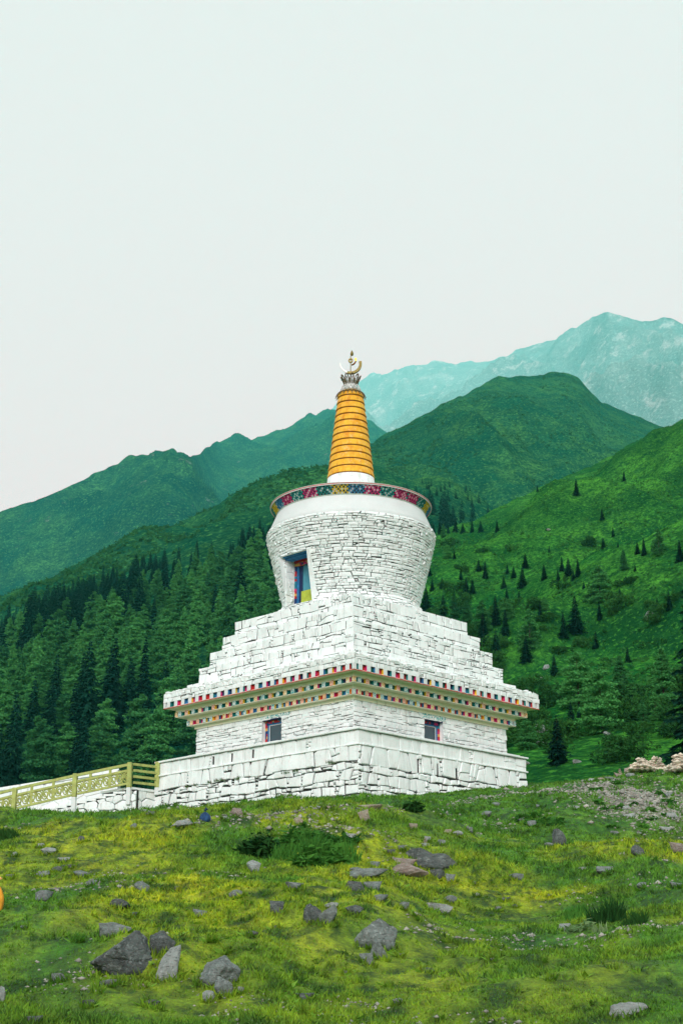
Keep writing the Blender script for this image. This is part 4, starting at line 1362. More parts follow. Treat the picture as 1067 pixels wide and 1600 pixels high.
# ------------------------------------------------------------------ trees
def mat_leaf(name, a, b, tr=0.25):
    m = NT(name)
    oi = m.n('ShaderNodeObjectInfo').outputs['Random']
    at_ = m.n('ShaderNodeAttribute', attribute_name='tint').outputs['Fac']
    f = m.math('ADD', m.math('MULTIPLY', oi, 0.6), m.math('MULTIPLY', at_, 0.4))
    c = m.mix(f, a, b)
    m.base(c)
    m.b.inputs['Roughness'].default_value = 0.8
    m.b.inputs['Specular IOR Level'].default_value = 0.05
    tl = m.n('ShaderNodeBsdfTranslucent'); m.l(c, tl.inputs['Color'])
    ms = m.n('ShaderNodeMixShader'); ms.inputs[0].default_value = tr
    m.l(m.b.outputs[0], ms.inputs[1]); m.l(tl.outputs[0], ms.inputs[2])
    m.l(ms.outputs[0], m.t.nodes['Material Output'].inputs['Surface'])
    return m.m
M['spruce'] = mat_leaf('spruce_needles', (0.002, 0.022, 0.018), (0.010, 0.062, 0.036), 0.10)
M['larch'] = mat_leaf('larch_needles', (0.006, 0.064, 0.032), (0.095, 0.350, 0.085), 0.22)
M['bush'] = mat_leaf('shrub_leaves', (0.012, 0.055, 0.014), (0.035, 0.105, 0.020), 0.2)
M['scrub'] = mat_leaf('scrub_leaves', (0.006, 0.055, 0.018), (0.045, 0.180, 0.034), 0.2)
M['bark'] = simple('bark', (0.045, 0.035, 0.025), 0.95, 0.4, 4, bump=0.5)

def finish_leaf(V, F, T, name, mat):
    me = mesh_np(name, np.array(V), np.array(F), (mat,))
    at_ = me.attributes.new('tint', 'FLOAT', 'FACE')
    at_.data.foreach_set('value', np.array(T, np.float32))
    return me

def spruce_crown(seed, levels=30, nb=8, per=6, wide=0.17, low=0.05, size=1.0):
    r_ = random.Random(seed)
    V, F, T = [], [], []
    for i in range(levels):
        t = (i + r_.random() * 0.7) / levels
        z = low + (1 - low) * t
        rad = wide * (1 - t) ** 0.85 * r_.uniform(0.72, 1.15) + 0.006
        n = max(3, int(nb * (1 - 0.55 * t)))
        ph = r_.random() * 6.28
        for k in range(n):
            a = ph + 6.283 * k / n + r_.uniform(-.25, .25)
            L = rad * r_.uniform(0.65, 1.15)
            ca, sa_ = math.cos(a), math.sin(a)
            for q in range(per):
                u = (q + r_.random()) / per
                x = L * (0.12 + 0.88 * u)
                zz = z - L * 0.42 * u + L * 0.16 * u * u + r_.uniform(-.004, .004)
                w_ = (0.020 + 0.030 * (1 - t)) * (1.12 - 0.7 * u) * r_.uniform(.7, 1.3) * size
                ln = L * 0.42 * size + 0.012
                side = r_.uniform(-1, 1)
                dx, dy = ca * ln - sa_ * side * w_ * 1.4, sa_ * ln + ca * side * w_ * 1.4
                b = len(V)
                V += [(ca * x - sa_ * w_ * .6, sa_ * x + ca * w_ * .6, zz + .006), (ca * x + sa_ * w_ * .6, sa_ * x - ca * w_ * .6, zz + .006),
                      (ca * x + dx, sa_ * x + dy, zz - ln * r_.uniform(.25, .75))]
                F.append((b, b + 1, b + 2)); T.append(r_.random() * 0.6 + 0.4 * u)
                if r_.random() < 0.6:    # hanging spray
                    b = len(V)
                    V += [(ca * x, sa_ * x, zz), (ca * (x + ln * .6), sa_ * (x + ln * .6), zz - .004), (ca * (x + ln * .35) - sa_ * side * w_, sa_ * (x + ln * .35) + ca * side * w_, zz - w_ * 1.3)]
                    F.append((b, b + 1, b + 2)); T.append(r_.random() * 0.4)
    return V, F, T

def larch_crown(seed, n=2300, wide=0.24, low=0.08, ex_=0.78):
    r_ = random.Random(seed)
    V, F, T = [], [], []
    nbr = 64
    br = []
    for k in range(nbr):
        t = (k + r_.random()) / nbr
        z = low + (1 - low) * t
        L = wide * (1 - t) ** ex_ * (0.45 + 0.55 * min(1, t * 5 + .3)) * r_.uniform(0.6, 1.15) + 0.01
        br.append((z, L, r_.random() * 6.283, r_.uniform(-.1, .35)))
    wsum = [b[1] for b in br]
    for _ in range(n):
        z, L, a, rise = r_.choices(br, wsum)[0]
        u = r_.random() ** 0.55
        a2 = a + r_.gauss(0, 0.34)
        x = L * u
        zz = z + rise * x - 0.25 * x * u + r_.gauss(0, 0.010)
        p = Vector((x * math.cos(a2), x * math.sin(a2), zz)) + Vector((r_.gauss(0, .008), r_.gauss(0, .008), 0))
        sz = r_.uniform(0.010, 0.024)
        d1 = Vector((r_.gauss(0, 1), r_.gauss(0, 1), r_.gauss(0, .7))).normalized() * sz
        d2 = Vector((r_.gauss(0, 1), r_.gauss(0, 1), r_.gauss(0.3, 1))).normalized() * sz
        b = len(V)
        V += [tuple(p - d1), tuple(p + d1), tuple(p + d2 * 1.5)]
        F.append((b, b + 1, b + 2)); T.append(0.25 + 0.5 * r_.random() + 0.25 * u)
    return V, F, T

def trunk_mesh(seed, top=0.93, r0=0.012, limbs=10, spread=0.12):
    r_ = random.Random(seed)
    mb = MB()
    mb.tube([(0, 0, -0.04), (r_.gauss(0, .003), r_.gauss(0, .003), top * .4), (0, 0, top)], [r0 * 1.4, r0 * .85, r0 * .12], 7)
    for k in range(limbs):
        z = r_.uniform(.12, .75) * top; a = r_.random() * 6.283; L = spread * (1 - z) * r_.uniform(.7, 1.1)
        mb.tube([(0, 0, z), (math.cos(a) * L, math.sin(a) * L, z + L * r_.uniform(-.2, .4))], [r0 * .35, r0 * .1], 4)
    return mesh_np('trunk', mb.v, mb.f, (M['bark'],), True)

SPR = [finish_leaf(*spruce_crown(k, 30, 8, 6, wd), 'crown', M['spruce']) for k, wd in ((1, .15), (2, .18), (3, .21), (4, .135))]
LAR = [finish_leaf(*larch_crown(k, 7000, wd, .06, ex), 'crown', M['larch']) for k, wd, ex in ((11, .19, .74), (12, .25, .58), (13, .32, .44), (14, .21, .66))]
SPT = [trunk_mesh(k) for k in (21, 22)]
LAT = [trunk_mesh(k, .9, .013, 16, .2) for k in (31, 32)]

def tree(kind, p, h, label, group=None, parts=True, var=None, widen=1.0):
    var = random.randrange(4) if var is None else var
    crown = (SPR if kind == 'spruce' else LAR)[var]
    s = (h * widen, h * widen, h)
    rz = random.uniform(0, 6.28)
    name = 'spruce_tree' if kind == 'spruce' else 'larch_tree'
    if parts:
        t = empty(name, p, rz)
        t.scale = s
        link(bpy.data.objects.new('trunk', (SPT if kind == 'spruce' else LAT)[var % 2]), t)
        link(bpy.data.objects.new('crown', crown), t)
    else:
        t = link(bpy.data.objects.new(name, crown)); t.location = p; t.rotation_euler = (0, 0, rz); t.scale = s
    tag(t, label, 'tree', group)
    return t

# --- the dense forest on the slope behind
bound = [(-60, 965), (0, 950), (150, 905), (250, 872), (330, 848), (400, 815), (450, 778), (520, 765), (580, 750), (640, 742), (700, 738), (760, 770), (800, 800), (1100, 800)]
bxs, bys = zip(*bound)
az_k, rd_k, rz_k, bd_k, bz_k = knots(forest_tbl)
cand = []
NT_ = 26000
AZ = rng.uniform(R(-14.5), R(9.5), NT_)
Tt = rng.uniform(0, 1, NT_)
gA = np.linspace(az_k[0], az_k[-1], 420)
Vg = aV.reshape(-1, 420, 3)
nrows = 260
fi = (AZ - gA[0]) / (gA[1] - gA[0]); fj = Tt * (nrows - 1)
i0 = np.clip(fi.astype(int), 0, 418); j0 = np.clip(fj.astype(int), 0, nrows - 2)
u = (fi - i0)[:, None]; v_ = (fj - j0)[:, None]
Pt = (Vg[j0, i0] * (1 - u) + Vg[j0, i0 + 1] * u) * (1 - v_) + (Vg[j0 + 1, i0] * (1 - u) + Vg[j0 + 1, i0 + 1] * u) * v_
rng_ = np.hypot(Pt[:, 0], Pt[:, 1])
wacc = rng_ * np.interp(AZ, az_k, rd_k - bd_k)
keep = rng.uniform(0, 1, NT_) < wacc / wacc.max() * 3.0
Pt, rng_ = Pt[keep], rng_[keep]
pxy = np.array([to_px(*p) for p in Pt])
bnd = np.interp(pxy[:, 0], bxs, bys) + 22 + 14 * fbm(pxy[:, 0] / 45, pxy[:, 1] / 45, 3, 200)
keep = (pxy[:, 1] > bnd) & (pxy[:, 0] > -40) & (pxy[:, 0] < 800)
Pt, rng_, pxy, bnd = Pt[keep], rng_[keep], pxy[keep], bnd[keep]
order = np.argsort(rng_)
grid, chosen = {}, []
for i in order:
    p = Pt[i]; md = 5.6 + rng_[i] / 200.0
    key = (int(p[0] // 18), int(p[1] // 18)); ok = True
    for a in (-1, 0, 1):
        for b in (-1, 0, 1):
            for q in grid.get((key[0] + a, key[1] + b), ()):
                if (q[0] - p[0]) ** 2 + (q[1] - p[1]) ** 2 < md * md: ok = False; break
    if ok:
        grid.setdefault(key, []).append(p); chosen.append(i)
kn = fbm(Pt[:, 0] / 70, Pt[:, 1] / 110, 3, 230)
n_ind = {'spruce': 0, 'larch': 0}
far_trees = []
for i in chosen:
    x, y = pxy[i]
    spruceness = kn[i] + 0.9 * smooth(1090, 960, y) - 0.36 + 0.5 * smooth(900, 860, y) - 0.5 * smooth(240, 330, x) * smooth(860, 900, y)
    kind = 'spruce' if spruceness + random.gauss(0, 0.30) > 0 else 'larch'
    edge = smooth(0, 60, y - bnd[i])
    h = random.uniform(14, 25) * (0.45 + 0.55 * edge) if kind == 'spruce' else random.uniform(11, 19) * (0.5 + 0.5 * edge)
    if x > 560: h *= 0.8
    hidden = (x > 440 and x < 640 and y > 960) or (250 < x < 830 and y - h * FPX / rng_[i] > 1000 and x > 440)
    if hidden: continue
    if n_ind[kind] < 290:
        n_ind[kind] += 1
        if kind == 'spruce':
            lab, grp = 'dark spruce standing in the dense forest on the slope behind the stupa', 'spruces of the dense forest'
        else:
            lab, grp = 'light green larch standing in the dense forest on the slope behind the stupa', 'larches of the dense forest'
        tree(kind, Pt[i] - np.array([0, 0, 0.6]), h, lab, grp, parts=False, var=(random.choice([0, 1, 2, 2, 3] if y < 1120 else [1, 2, 2]) if kind == 'larch' and y > 1000 else None))
    else:
        far_trees.append((kind, Pt[i], h))
print('forest', len(chosen), n_ind, len(far_trees))
# the rest of the forest, too far to count
def lowpoly(crown, nface):
    V, F, T = crown
    idx = sorted(random.sample(range(len(F)), min(nface, len(F))))
    k = math.sqrt(len(F) / len(idx))
    Fa = np.array(F)[idx]; Va = np.array(V)[Fa]            # (n,3,3)
    c = Va.mean(1, keepdims=True)
    return (c + (Va - c) * min(k, 2.4) * np.array([1, 1, 1])), np.array(T)[idx]
LOW = {'spruce': [lowpoly(spruce_crown(40 + k, 18, 7, 4, .18), 300) for k in range(3)],
       'larch': [lowpoly(larch_crown(50 + k, 700, .27), 300) for k in range(3)]}
for kind in ('spruce', 'larch'):
    VV, TT = [], []
    for (kd, p, h) in far_trees:
        if kd != kind: continue
        tr, tn = random.choice(LOW[kind])
        a = random.uniform(0, 6.28); ca, sa_ = math.cos(a), math.sin(a)
        rot = np.array([[ca, -sa_, 0], [sa_, ca, 0], [0, 0, 1]])
        VV.append((tr.reshape(-1, 3) * h) @ rot.T + p - np.array([0, 0, .5])); TT.append(tn * 0.45 + random.random() * .55)
    if VV:
        V = np.concatenate(VV); F = np.arange(len(V)).reshape(-1, 3)
        me = finish_leaf(V, F, np.concatenate(TT), 'forest', M[kind])
        o = link(bpy.data.objects.new('far_forest', me))
        tag(o, 'far %s trees merging into one dark mass on the upper slope' % kind, 'forest', kind='stuff')

# --- trees on the open grassy slope at the right (read off at their feet)
S8 = 2.622
slope_trees = [('s', 305, 238, 50), ('s', 238, 240, 50), ('s', 203, 240, 50), ('s', 165, 245, 45), ('s', 105, 245, 40), ('s', 135, 240, 55), ('s', 70, 250, 60), ('s', 45, 250, 50), ('l', 85, 262, 55),
    ('s', 157, 435, 50), ('s', 230, 400, 50), ('s', 257, 430, 75), ('s', 347, 410, 40), ('s', 373, 428, 50), ('s', 421, 388, 65), ('s', 410, 468, 85), ('s', 498, 435, 65), ('s', 571, 400, 60),
    ('s', 598, 420, 75), ('s', 617, 438, 50), ('s', 637, 420, 70), ('s', 555, 445, 55), ('s', 735, 190, 48), ('s', 780, 258, 40), ('s', 740, 305, 45), ('s', 518, 323, 30), ('s', 907, 335, 70), ('s', 880, 330, 50),
    ('l', 968, 335, 108), ('l', 825, 395, 80), ('s', 1055, 360, 90), ('l', 728, 530, 150), ('s', 808, 530, 60), ('s', 180, 510, 85), ('s', 205, 490, 60), ('s', 85, 580, 85), ('s', 15, 565, 105), ('s', 130, 352, 40),
    ('s', 333, 470, 50), ('s', 345, 525, 60), ('s', 395, 520, 40), ('s', 340, 662, 105), ('s', 300, 620, 120), ('l', 345, 600, 90), ('l', 245, 650, 130), ('l', 440, 722, 165), ('s', 425, 772, 105), ('s', 578, 672, 105),
    ('s', 628, 655, 155), ('s', 482, 600, 75), ('l', 500, 560, 55), ('s', 725, 600, 75), ('s', 710, 715, 70), ('s', 302, 770, 130), ('s', 540, 828, 85), ('s', 840, 775, 65), ('l', 812, 892, 140), ('l', 735, 1062, 260),
    ('l', 640, 965, 225), ('s', 555, 1190, 195), ('s', 962, 570, 60), ('l', 990, 960, 235), ('l', 905, 1035, 105), ('s', 610, 1050, 110), ('l', 430, 1132, 120), ('s', 1010, 560, 80), ('s', 40, 480, 50), ('s', 80, 470, 45),
    ('l', 130, 600, 110), ('l', 60, 640, 90), ('l', 180, 640, 120), ('s', 250, 700, 130), ('l', 690, 990, 160), ('s', 505, 235, 18), ('s', 370, 95, 30), ('s', 470, 75, 30), ('s', 630, 90, 70), ('s', 825, 30, 40), ('s', 800, 300, 20),
    ('s', 640, 1000, 60), ('l', 955, 1010, 120), ('l', 860, 950, 90), ('s', 30, 420, 45), ('l', 100, 350, 60), ('s', 660, 470, 30), ('s', 870, 400, 30)]
special = {(735, 1062): 'big feathery larch with a dark trunk low on the grassy slope', (555, 1190): 'dark spruce close behind the end of the terrace wall', (628, 655): 'tall dark spruce in the middle of the grassy slope',
    (728, 530): 'lone rounded larch high on the open grassy slope', (968, 335): 'broad larch beside a small spruce near the top of the slope', (640, 965): 'tall larch just above the big low larch on the slope',
    (990, 960): 'larch on the grassy slope next to the near spruce boughs', (440, 722): 'wide larch clump with a spruce at its foot on the slope', (825, 395): 'thin pale larch on the bare upper slope', (302, 770): 'slim dark spruce just above the stepped tiers on the slope',
    (735, 190): 'lone small spruce high on the bare slope under the ridge', (540, 828): 'small spruce above the pale boulder track on the slope', (812, 892): 'young larch between the big larch and the near spruce boughs'}
bands = [(0, 200, 'the band under the ridge line'), (200, 345, 'the high band of the slope'), (345, 460, 'the upper middle band of the slope'), (460, 620, 'the middle band of the slope'), (620, 800, 'the lower middle band of the slope'), (800, 1300, 'the lowest band of the slope')]
labels = {}
for lo, hi, bn in bands:
    for kd in 'sl':
        row = sorted((q for q in slope_trees if q[0] == kd and lo <= q[2] < hi and (q[1], q[2]) not in special), key=lambda q: q[1])
        for n_, q in enumerate(row):
            labels[q] = '%s, %s from the stupa in %s' % ('small dark spruce' if kd == 's' else 'light green larch', ORD[n_], bn)
for (k, x, y, hpx) in slope_trees:
    hit = DB.ray_cast(Vector((0, 0, 0)), ray(660 + x / S8, 740 + y / S8))[0]
    if hit is None: continue
    h = hpx / S8 / FPX * hit.length * 1.03
    kind = 'spruce' if k == 's' else 'larch'
    lab = special.get((x, y))
    if lab: tree(kind, hit - Vector((0, 0, .05 * h)), h * 1.05, lab, None, True, widen=1.2 if kind == 'larch' else 1.15)
    elif kind == 'spruce': tree(kind, hit - Vector((0, 0, .05 * h)), h * 1.05, labels[(k, x, y, hpx)], 'spruces scattered on the grassy slope', hpx > 60, widen=1.25)
    else: tree(kind, hit - Vector((0, 0, .05 * h)), h * 1.05, labels[(k, x, y, hpx)], 'larches scattered on the grassy slope', hpx > 60, widen=1.25)

# --- a near spruce whose boughs reach in at the right edge
hit = on_ground(1112, 1205) or Vector((20, 80, 11))
near = Vector((ray(1112, 1190).x * 100, ray(1112, 1190).y * 100, 13.0))
nt_ = empty('spruce_tree', near); nt_.scale = (17, 17, 17)
link(bpy.data.objects.new('trunk', trunk_mesh(77, .95, .014, 30, .17)), nt_)
link(bpy.data.objects.new('crown', finish_leaf(*spruce_crown(78, 34, 9, 26, .20, .08, 0.5), 'crown', M['spruce'])), nt_)
tag(nt_, 'near dark spruce whose drooping boughs reach in at the edge of the picture', 'tree')

# --- low scrub over the slopes
def scrub(Vsrc, ncol, nrow, n, az0, az1, t0, t1, smin, smax, seed, mat, label, colr=None, mask=None):
    g = np.random.default_rng(seed)
    Vg_ = Vsrc.reshape(-1, ncol, 3)
    A_ = g.uniform(az0, az1, n); T_ = g.uniform(t0, t1, n) ** 0.8
    jj = np.clip((T_ * (nrow - 1)).astype(int), 0, nrow - 2)
    ii = np.clip((A_ * (ncol - 1)).astype(int), 0, ncol - 2)
    uu, vv = g.random((n, 1)), g.random((n, 1))
    P_ = (Vg_[jj, ii] * (1 - uu) + Vg_[jj, ii + 1] * uu) * (1 - vv) + (Vg_[jj + 1, ii] * (1 - uu) + Vg_[jj + 1, ii + 1] * uu) * vv
    k = fbm(P_[:, 0] / smax / 14, P_[:, 1] / smax / 20, 3, seed) + g.normal(0, .25, n)
    P_ = P_[k > 0.12]
    if mask is not None: P_ = P_[mask(P_)]
    n = len(P_)
    sz = g.uniform(smin, smax, n)
    K = 10
    d = g.normal(0, 1, (n, K, 3)); d /= np.linalg.norm(d, axis=2, keepdims=True); d[:, :, 2] = np.abs(d[:, :, 2])
    c = P_[:, None, :] + d * sz[:, None, None] * np.array([1, 1, .75]) * g.uniform(.5, 1, (n, K, 1))
    e = g.normal(0, 1, (n, K, 3, 3)) * sz[:, None, None, None] * 0.42
    V = (c[:, :, None, :] + e).reshape(-1, 3)
    F = np.arange(len(V)).reshape(-1, 3)
    T = np.repeat(g.random(n), K) * .6 + g.random(n * K) * .4
    me = finish_leaf(V, F, T, 'scrub', mat)
    tag(link(bpy.data.objects.new('scrub', me)), label, 'scrub', kind='stuff')
scrub(dV, 330, 260, 26000, .36, .86, .02, .98, .18, .6, 5, M['scrub'], 'low dark scrub dotted over the grassy slope')
scrub(aV, 420, 260, 22000, .14, .86, .35, .985, 0.9, 2.3, 6, M['scrub'], 'low scrub covering the ridge above the forest')

# --- rounded bushes low on the grassy slope
def bush_mesh(seed, n=900):
    r_ = random.Random(seed); V, F, T = [], [], []
    lobes = [(r_.gauss(0, .45), r_.gauss(0, .45), r_.uniform(.25, .7), r_.uniform(.35, .6)) for _ in range(7)]
    for _ in range(n):
        lx_, ly_, lz_, lr = r_.choice(lobes)
        d = Vector((r_.gauss(0, 1), r_.gauss(0, 1), r_.gauss(.2, 1))).normalized() * lr * r_.uniform(.7, 1.05)
        p = Vector((lx_, ly_, lz_)) + d
        if p.z < 0: p.z = -p.z * .3
        b = len(V)
        for q in range(3): V.append(tuple(p + Vector((r_.gauss(0, .07), r_.gauss(0, .07), r_.gauss(0, .07)))))
        F.append((b, b + 1, b + 2)); T.append(r_.random() * .5 + .5 * min(1, p.z))
    return finish_leaf(V, F, T, 'bush', M['bushleaf'])
M['bushleaf'] = mat_leaf('bush_leaves', (0.006, 0.045, 0.014), (0.040, 0.150, 0.028), 0.2)
BUSH = [bush_mesh(300 + k) for k in range(4)]
gb = np.random.default_rng(91)
nb_ = 0
bushes = []
while nb_ < 150:
    px, py = gb.uniform(655, 1075), gb.uniform(850, 1205)
    dens = 0.25 + 0.75 * smooth(900, 1120, py) + 0.6 * smooth(800, 690, px) * smooth(860, 900, py)
    dens *= 0.6 + 0.8 * float(fbm(np.array(px / 40), np.array(py / 40), 2, 400))
    if gb.random() > dens * .8: continue
    hit = DB.ray_cast(Vector((0, 0, 0)), ray(px, py))[0]
    if hit is None: continue
    bushes.append((px, py, hit)); nb_ += 1
for lo, hi, bn in ((840, 900, 'the high band of the slope'), (900, 950, 'the upper middle band'), (950, 1000, 'the middle band'), (1000, 1040, 'the lower middle band'), (1040, 1080, 'the low band'), (1080, 1120, 'the band level with the cornice'), (1120, 1160, 'the band level with the windows'), (1160, 1210, 'the lowest band behind the terrace')):
    for n_, (px, py, hit) in enumerate(sorted((q for q in bushes if lo <= q[1] < hi), key=lambda q: q[0])):
        o = link(bpy.data.objects.new('bush', BUSH[n_ % 4]))
        s_ = gb.uniform(.5, 1.5) * (0.6 + hit.length / 330)
        o.scale = (s_ * 1.15, s_ * 1.15, s_ * gb.uniform(.8, 1.3)); o.rotation_euler = (0, 0, gb.uniform(0, 6.28)); o.location = hit - Vector((0, 0, .08 * s_))
        tag(o, 'rounded green bush, %s from the stupa in %s' % (ORD[min(n_, 38)], bn), 'bush', 'bushes on the grassy slope')
# ------------------------------------------------------------------ rocks in the meadow
import bmesh
from mathutils import noise as mn
def mat_rock(name, a, b, lich, strata=0.0):
    m = NT(name)
    v = m.pos('obj')
    oi = m.n('ShaderNodeObjectInfo').outputs['Random']
    c = m.mix(m.noise(v, 1.6, 7, 0.7, 0.36, 0.64), a, b)
    c = m.mix(m.math('MULTIPLY', oi, 0.35), c, a)
    c = m.mix(m.math('MULTIPLY', m.noise(v, 5, 5, 0.65, 0.56, 0.64), 0.6), c, lich)
    c = m.mix(m.math('MULTIPLY', m.noise(m.pos('obj', (0.6, 0.6, 5)), 3, 6, 0.7, 0.55, 0.62), 0.7), c, tuple(x * 0.25 for x in a))
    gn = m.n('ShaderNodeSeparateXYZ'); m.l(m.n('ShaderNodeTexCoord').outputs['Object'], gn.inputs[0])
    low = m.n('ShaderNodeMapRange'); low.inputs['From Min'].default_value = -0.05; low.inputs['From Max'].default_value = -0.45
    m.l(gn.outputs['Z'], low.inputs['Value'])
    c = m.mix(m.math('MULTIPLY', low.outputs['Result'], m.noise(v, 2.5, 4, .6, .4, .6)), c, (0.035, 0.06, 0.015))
    m.base(c); m.b.inputs['Roughness'].default_value = 0.9
    m.bump(m.noise(v, 9, 8, 0.72, 0, 1), 0.7, 0.09)
    return m.m
RK = {'dark': mat_rock('dark_rock', (0.072, 0.085, 0.080), (0.205, 0.235, 0.220), (0.34, 0.38, 0.36)),
      'grey': mat_rock('grey_rock', (0.145, 0.170, 0.158), (0.33, 0.375, 0.35), (0.48, 0.53, 0.50)),
      'pale': mat_rock('pale_rock', (0.29, 0.32, 0.295), (0.48, 0.52, 0.49), (0.60, 0.63, 0.60)),
      'tan': mat_rock('tan_rock', (0.28, 0.24, 0.17), (0.48, 0.42, 0.32), (0.55, 0.52, 0.42)),
      'pink': mat_rock('pinkish_rock', (0.24, 0.19, 0.16), (0.42, 0.36, 0.31), (0.5, 0.48, 0.42))}
def rock_mesh(seed, sub=3, cuts=13, rough=0.12, strata=0.0):
    r_ = random.Random(seed)
    bm = bmesh.new()
    for k in range(max(9, cuts - 2)):
        a = r_.random() * 6.283; z = r_.uniform(-1, 1); q = (1 - abs(z) ** 3) ** .5 * r_.uniform(.75, 1.0)
        bm.verts.new((q * math.cos(a), q * math.sin(a) * .9, z * (0.7 if z > 0 else 1)))
    bmesh.ops.convex_hull(bm, input=bm.verts)
    for v in [v for v in bm.verts if not v.link_faces]: bm.verts.remove(v)
    bmesh.ops.triangulate(bm, faces=bm.faces)
    bmesh.ops.bevel(bm, geom=list(bm.edges), offset=0.035, segments=1, affect='EDGES', profile=0.5)
    bmesh.ops.triangulate(bm, faces=bm.faces)
    for _ in range(max(1, sub - 1)):
        bmesh.ops.subdivide_edges(bm, edges=[e for e in bm.edges if e.calc_length() > (0.22 if sub < 4 else 0.10)], cuts=1, use_grid_fill=True)
        bmesh.ops.triangulate(bm, faces=bm.faces)
    off = Vector((seed * 3.1 % 97, seed * 1.7 % 89, seed % 71))
    for v in bm.verts:
        p = v.co.copy()
        p *= 1 + rough * (mn.noise(p * 2.1 + off) * 0.7 + mn.noise(p * 5.3 + off) * 0.45 + mn.noise(p * 12 + off) * 0.25)
        if strata:
            q = (p.z * 0.9 + p.x * 0.25 + 0.12 * mn.noise(p * 2 + off)) * 3.6
            st_ = abs((q % 1.0) - 0.5) * 2
            k = 1 - strata * max(0, 0.3 - st_) * 1.1
            p.x *= k; p.y *= k
        v.co = p
    me = bpy.data.meshes.new('rock'); bm.to_mesh(me); bm.free()
    me.polygons.foreach_set('use_smooth', np.ones(len(me.polygons), bool))
    try:
        me.set_sharp_from_angle(angle=R(28))
    except Exception: pass
    # normalise to unit half extents
    co = np.empty(len(me.vertices) * 3, np.float32); me.vertices.foreach_get('co', co); co = co.reshape(-1, 3)
    co -= (co.max(0) + co.min(0)) / 2; co /= (co.max(0) - co.min(0)) / 2
    me.vertices.foreach_set('co', co.ravel()); me.update()
    return me
ROCK = {}
ROCKS = []
def get_rock(i, mt):
    key = (i, mt)
    if key not in ROCK:
        if i not in ROCK: ROCK[i] = rock_mesh(i)
        me = ROCK[i].copy(); me.materials.append(RK[mt]); ROCK[key] = me
    return ROCK[key]
def rock(px, py, wpx, hpx, mt, label=None, group=None, sub=3, strata=0, name='rock', sink=0.56, mesh=None):
    p = on_ground(px, py + hpx * 0.42)
    if p is None: return None
    k = p.length / FPX
    if mesh is None:
        if sub > 3 or strata:
            mesh = rock_mesh(int(px * 7 + py), sub, 14, 0.15, strata); mesh.materials.append(RK[mt])
        else: mesh = get_rock(random.randrange(9), mt)
    ROCKS.append((p.x, p.y, wpx * k / 2))
    o = link(bpy.data.objects.new(name, mesh))
    hx, hz = wpx * k / 2, hpx * k / 2 * (1 + sink * 0.9)
    o.scale = (hx * 1.08, hx * random.uniform(.65, .95), hz)
    o.rotation_euler = (random.gauss(0, .08), random.gauss(0, .08), random.choice([0, math.pi]) + random.gauss(0, .35))
    o.location = p + Vector((0, hx * .3, hz * (1 - sink)))
    tag(o, label or 'small %s stone half sunk in the meadow turf' % {'dark': 'dark', 'grey': 'grey', 'pale': 'pale', 'tan': 'tan', 'pink': 'pinkish'}[mt], 'rock', group or (None if label else 'small %s stones scattered over the meadow' % mt))
    return o
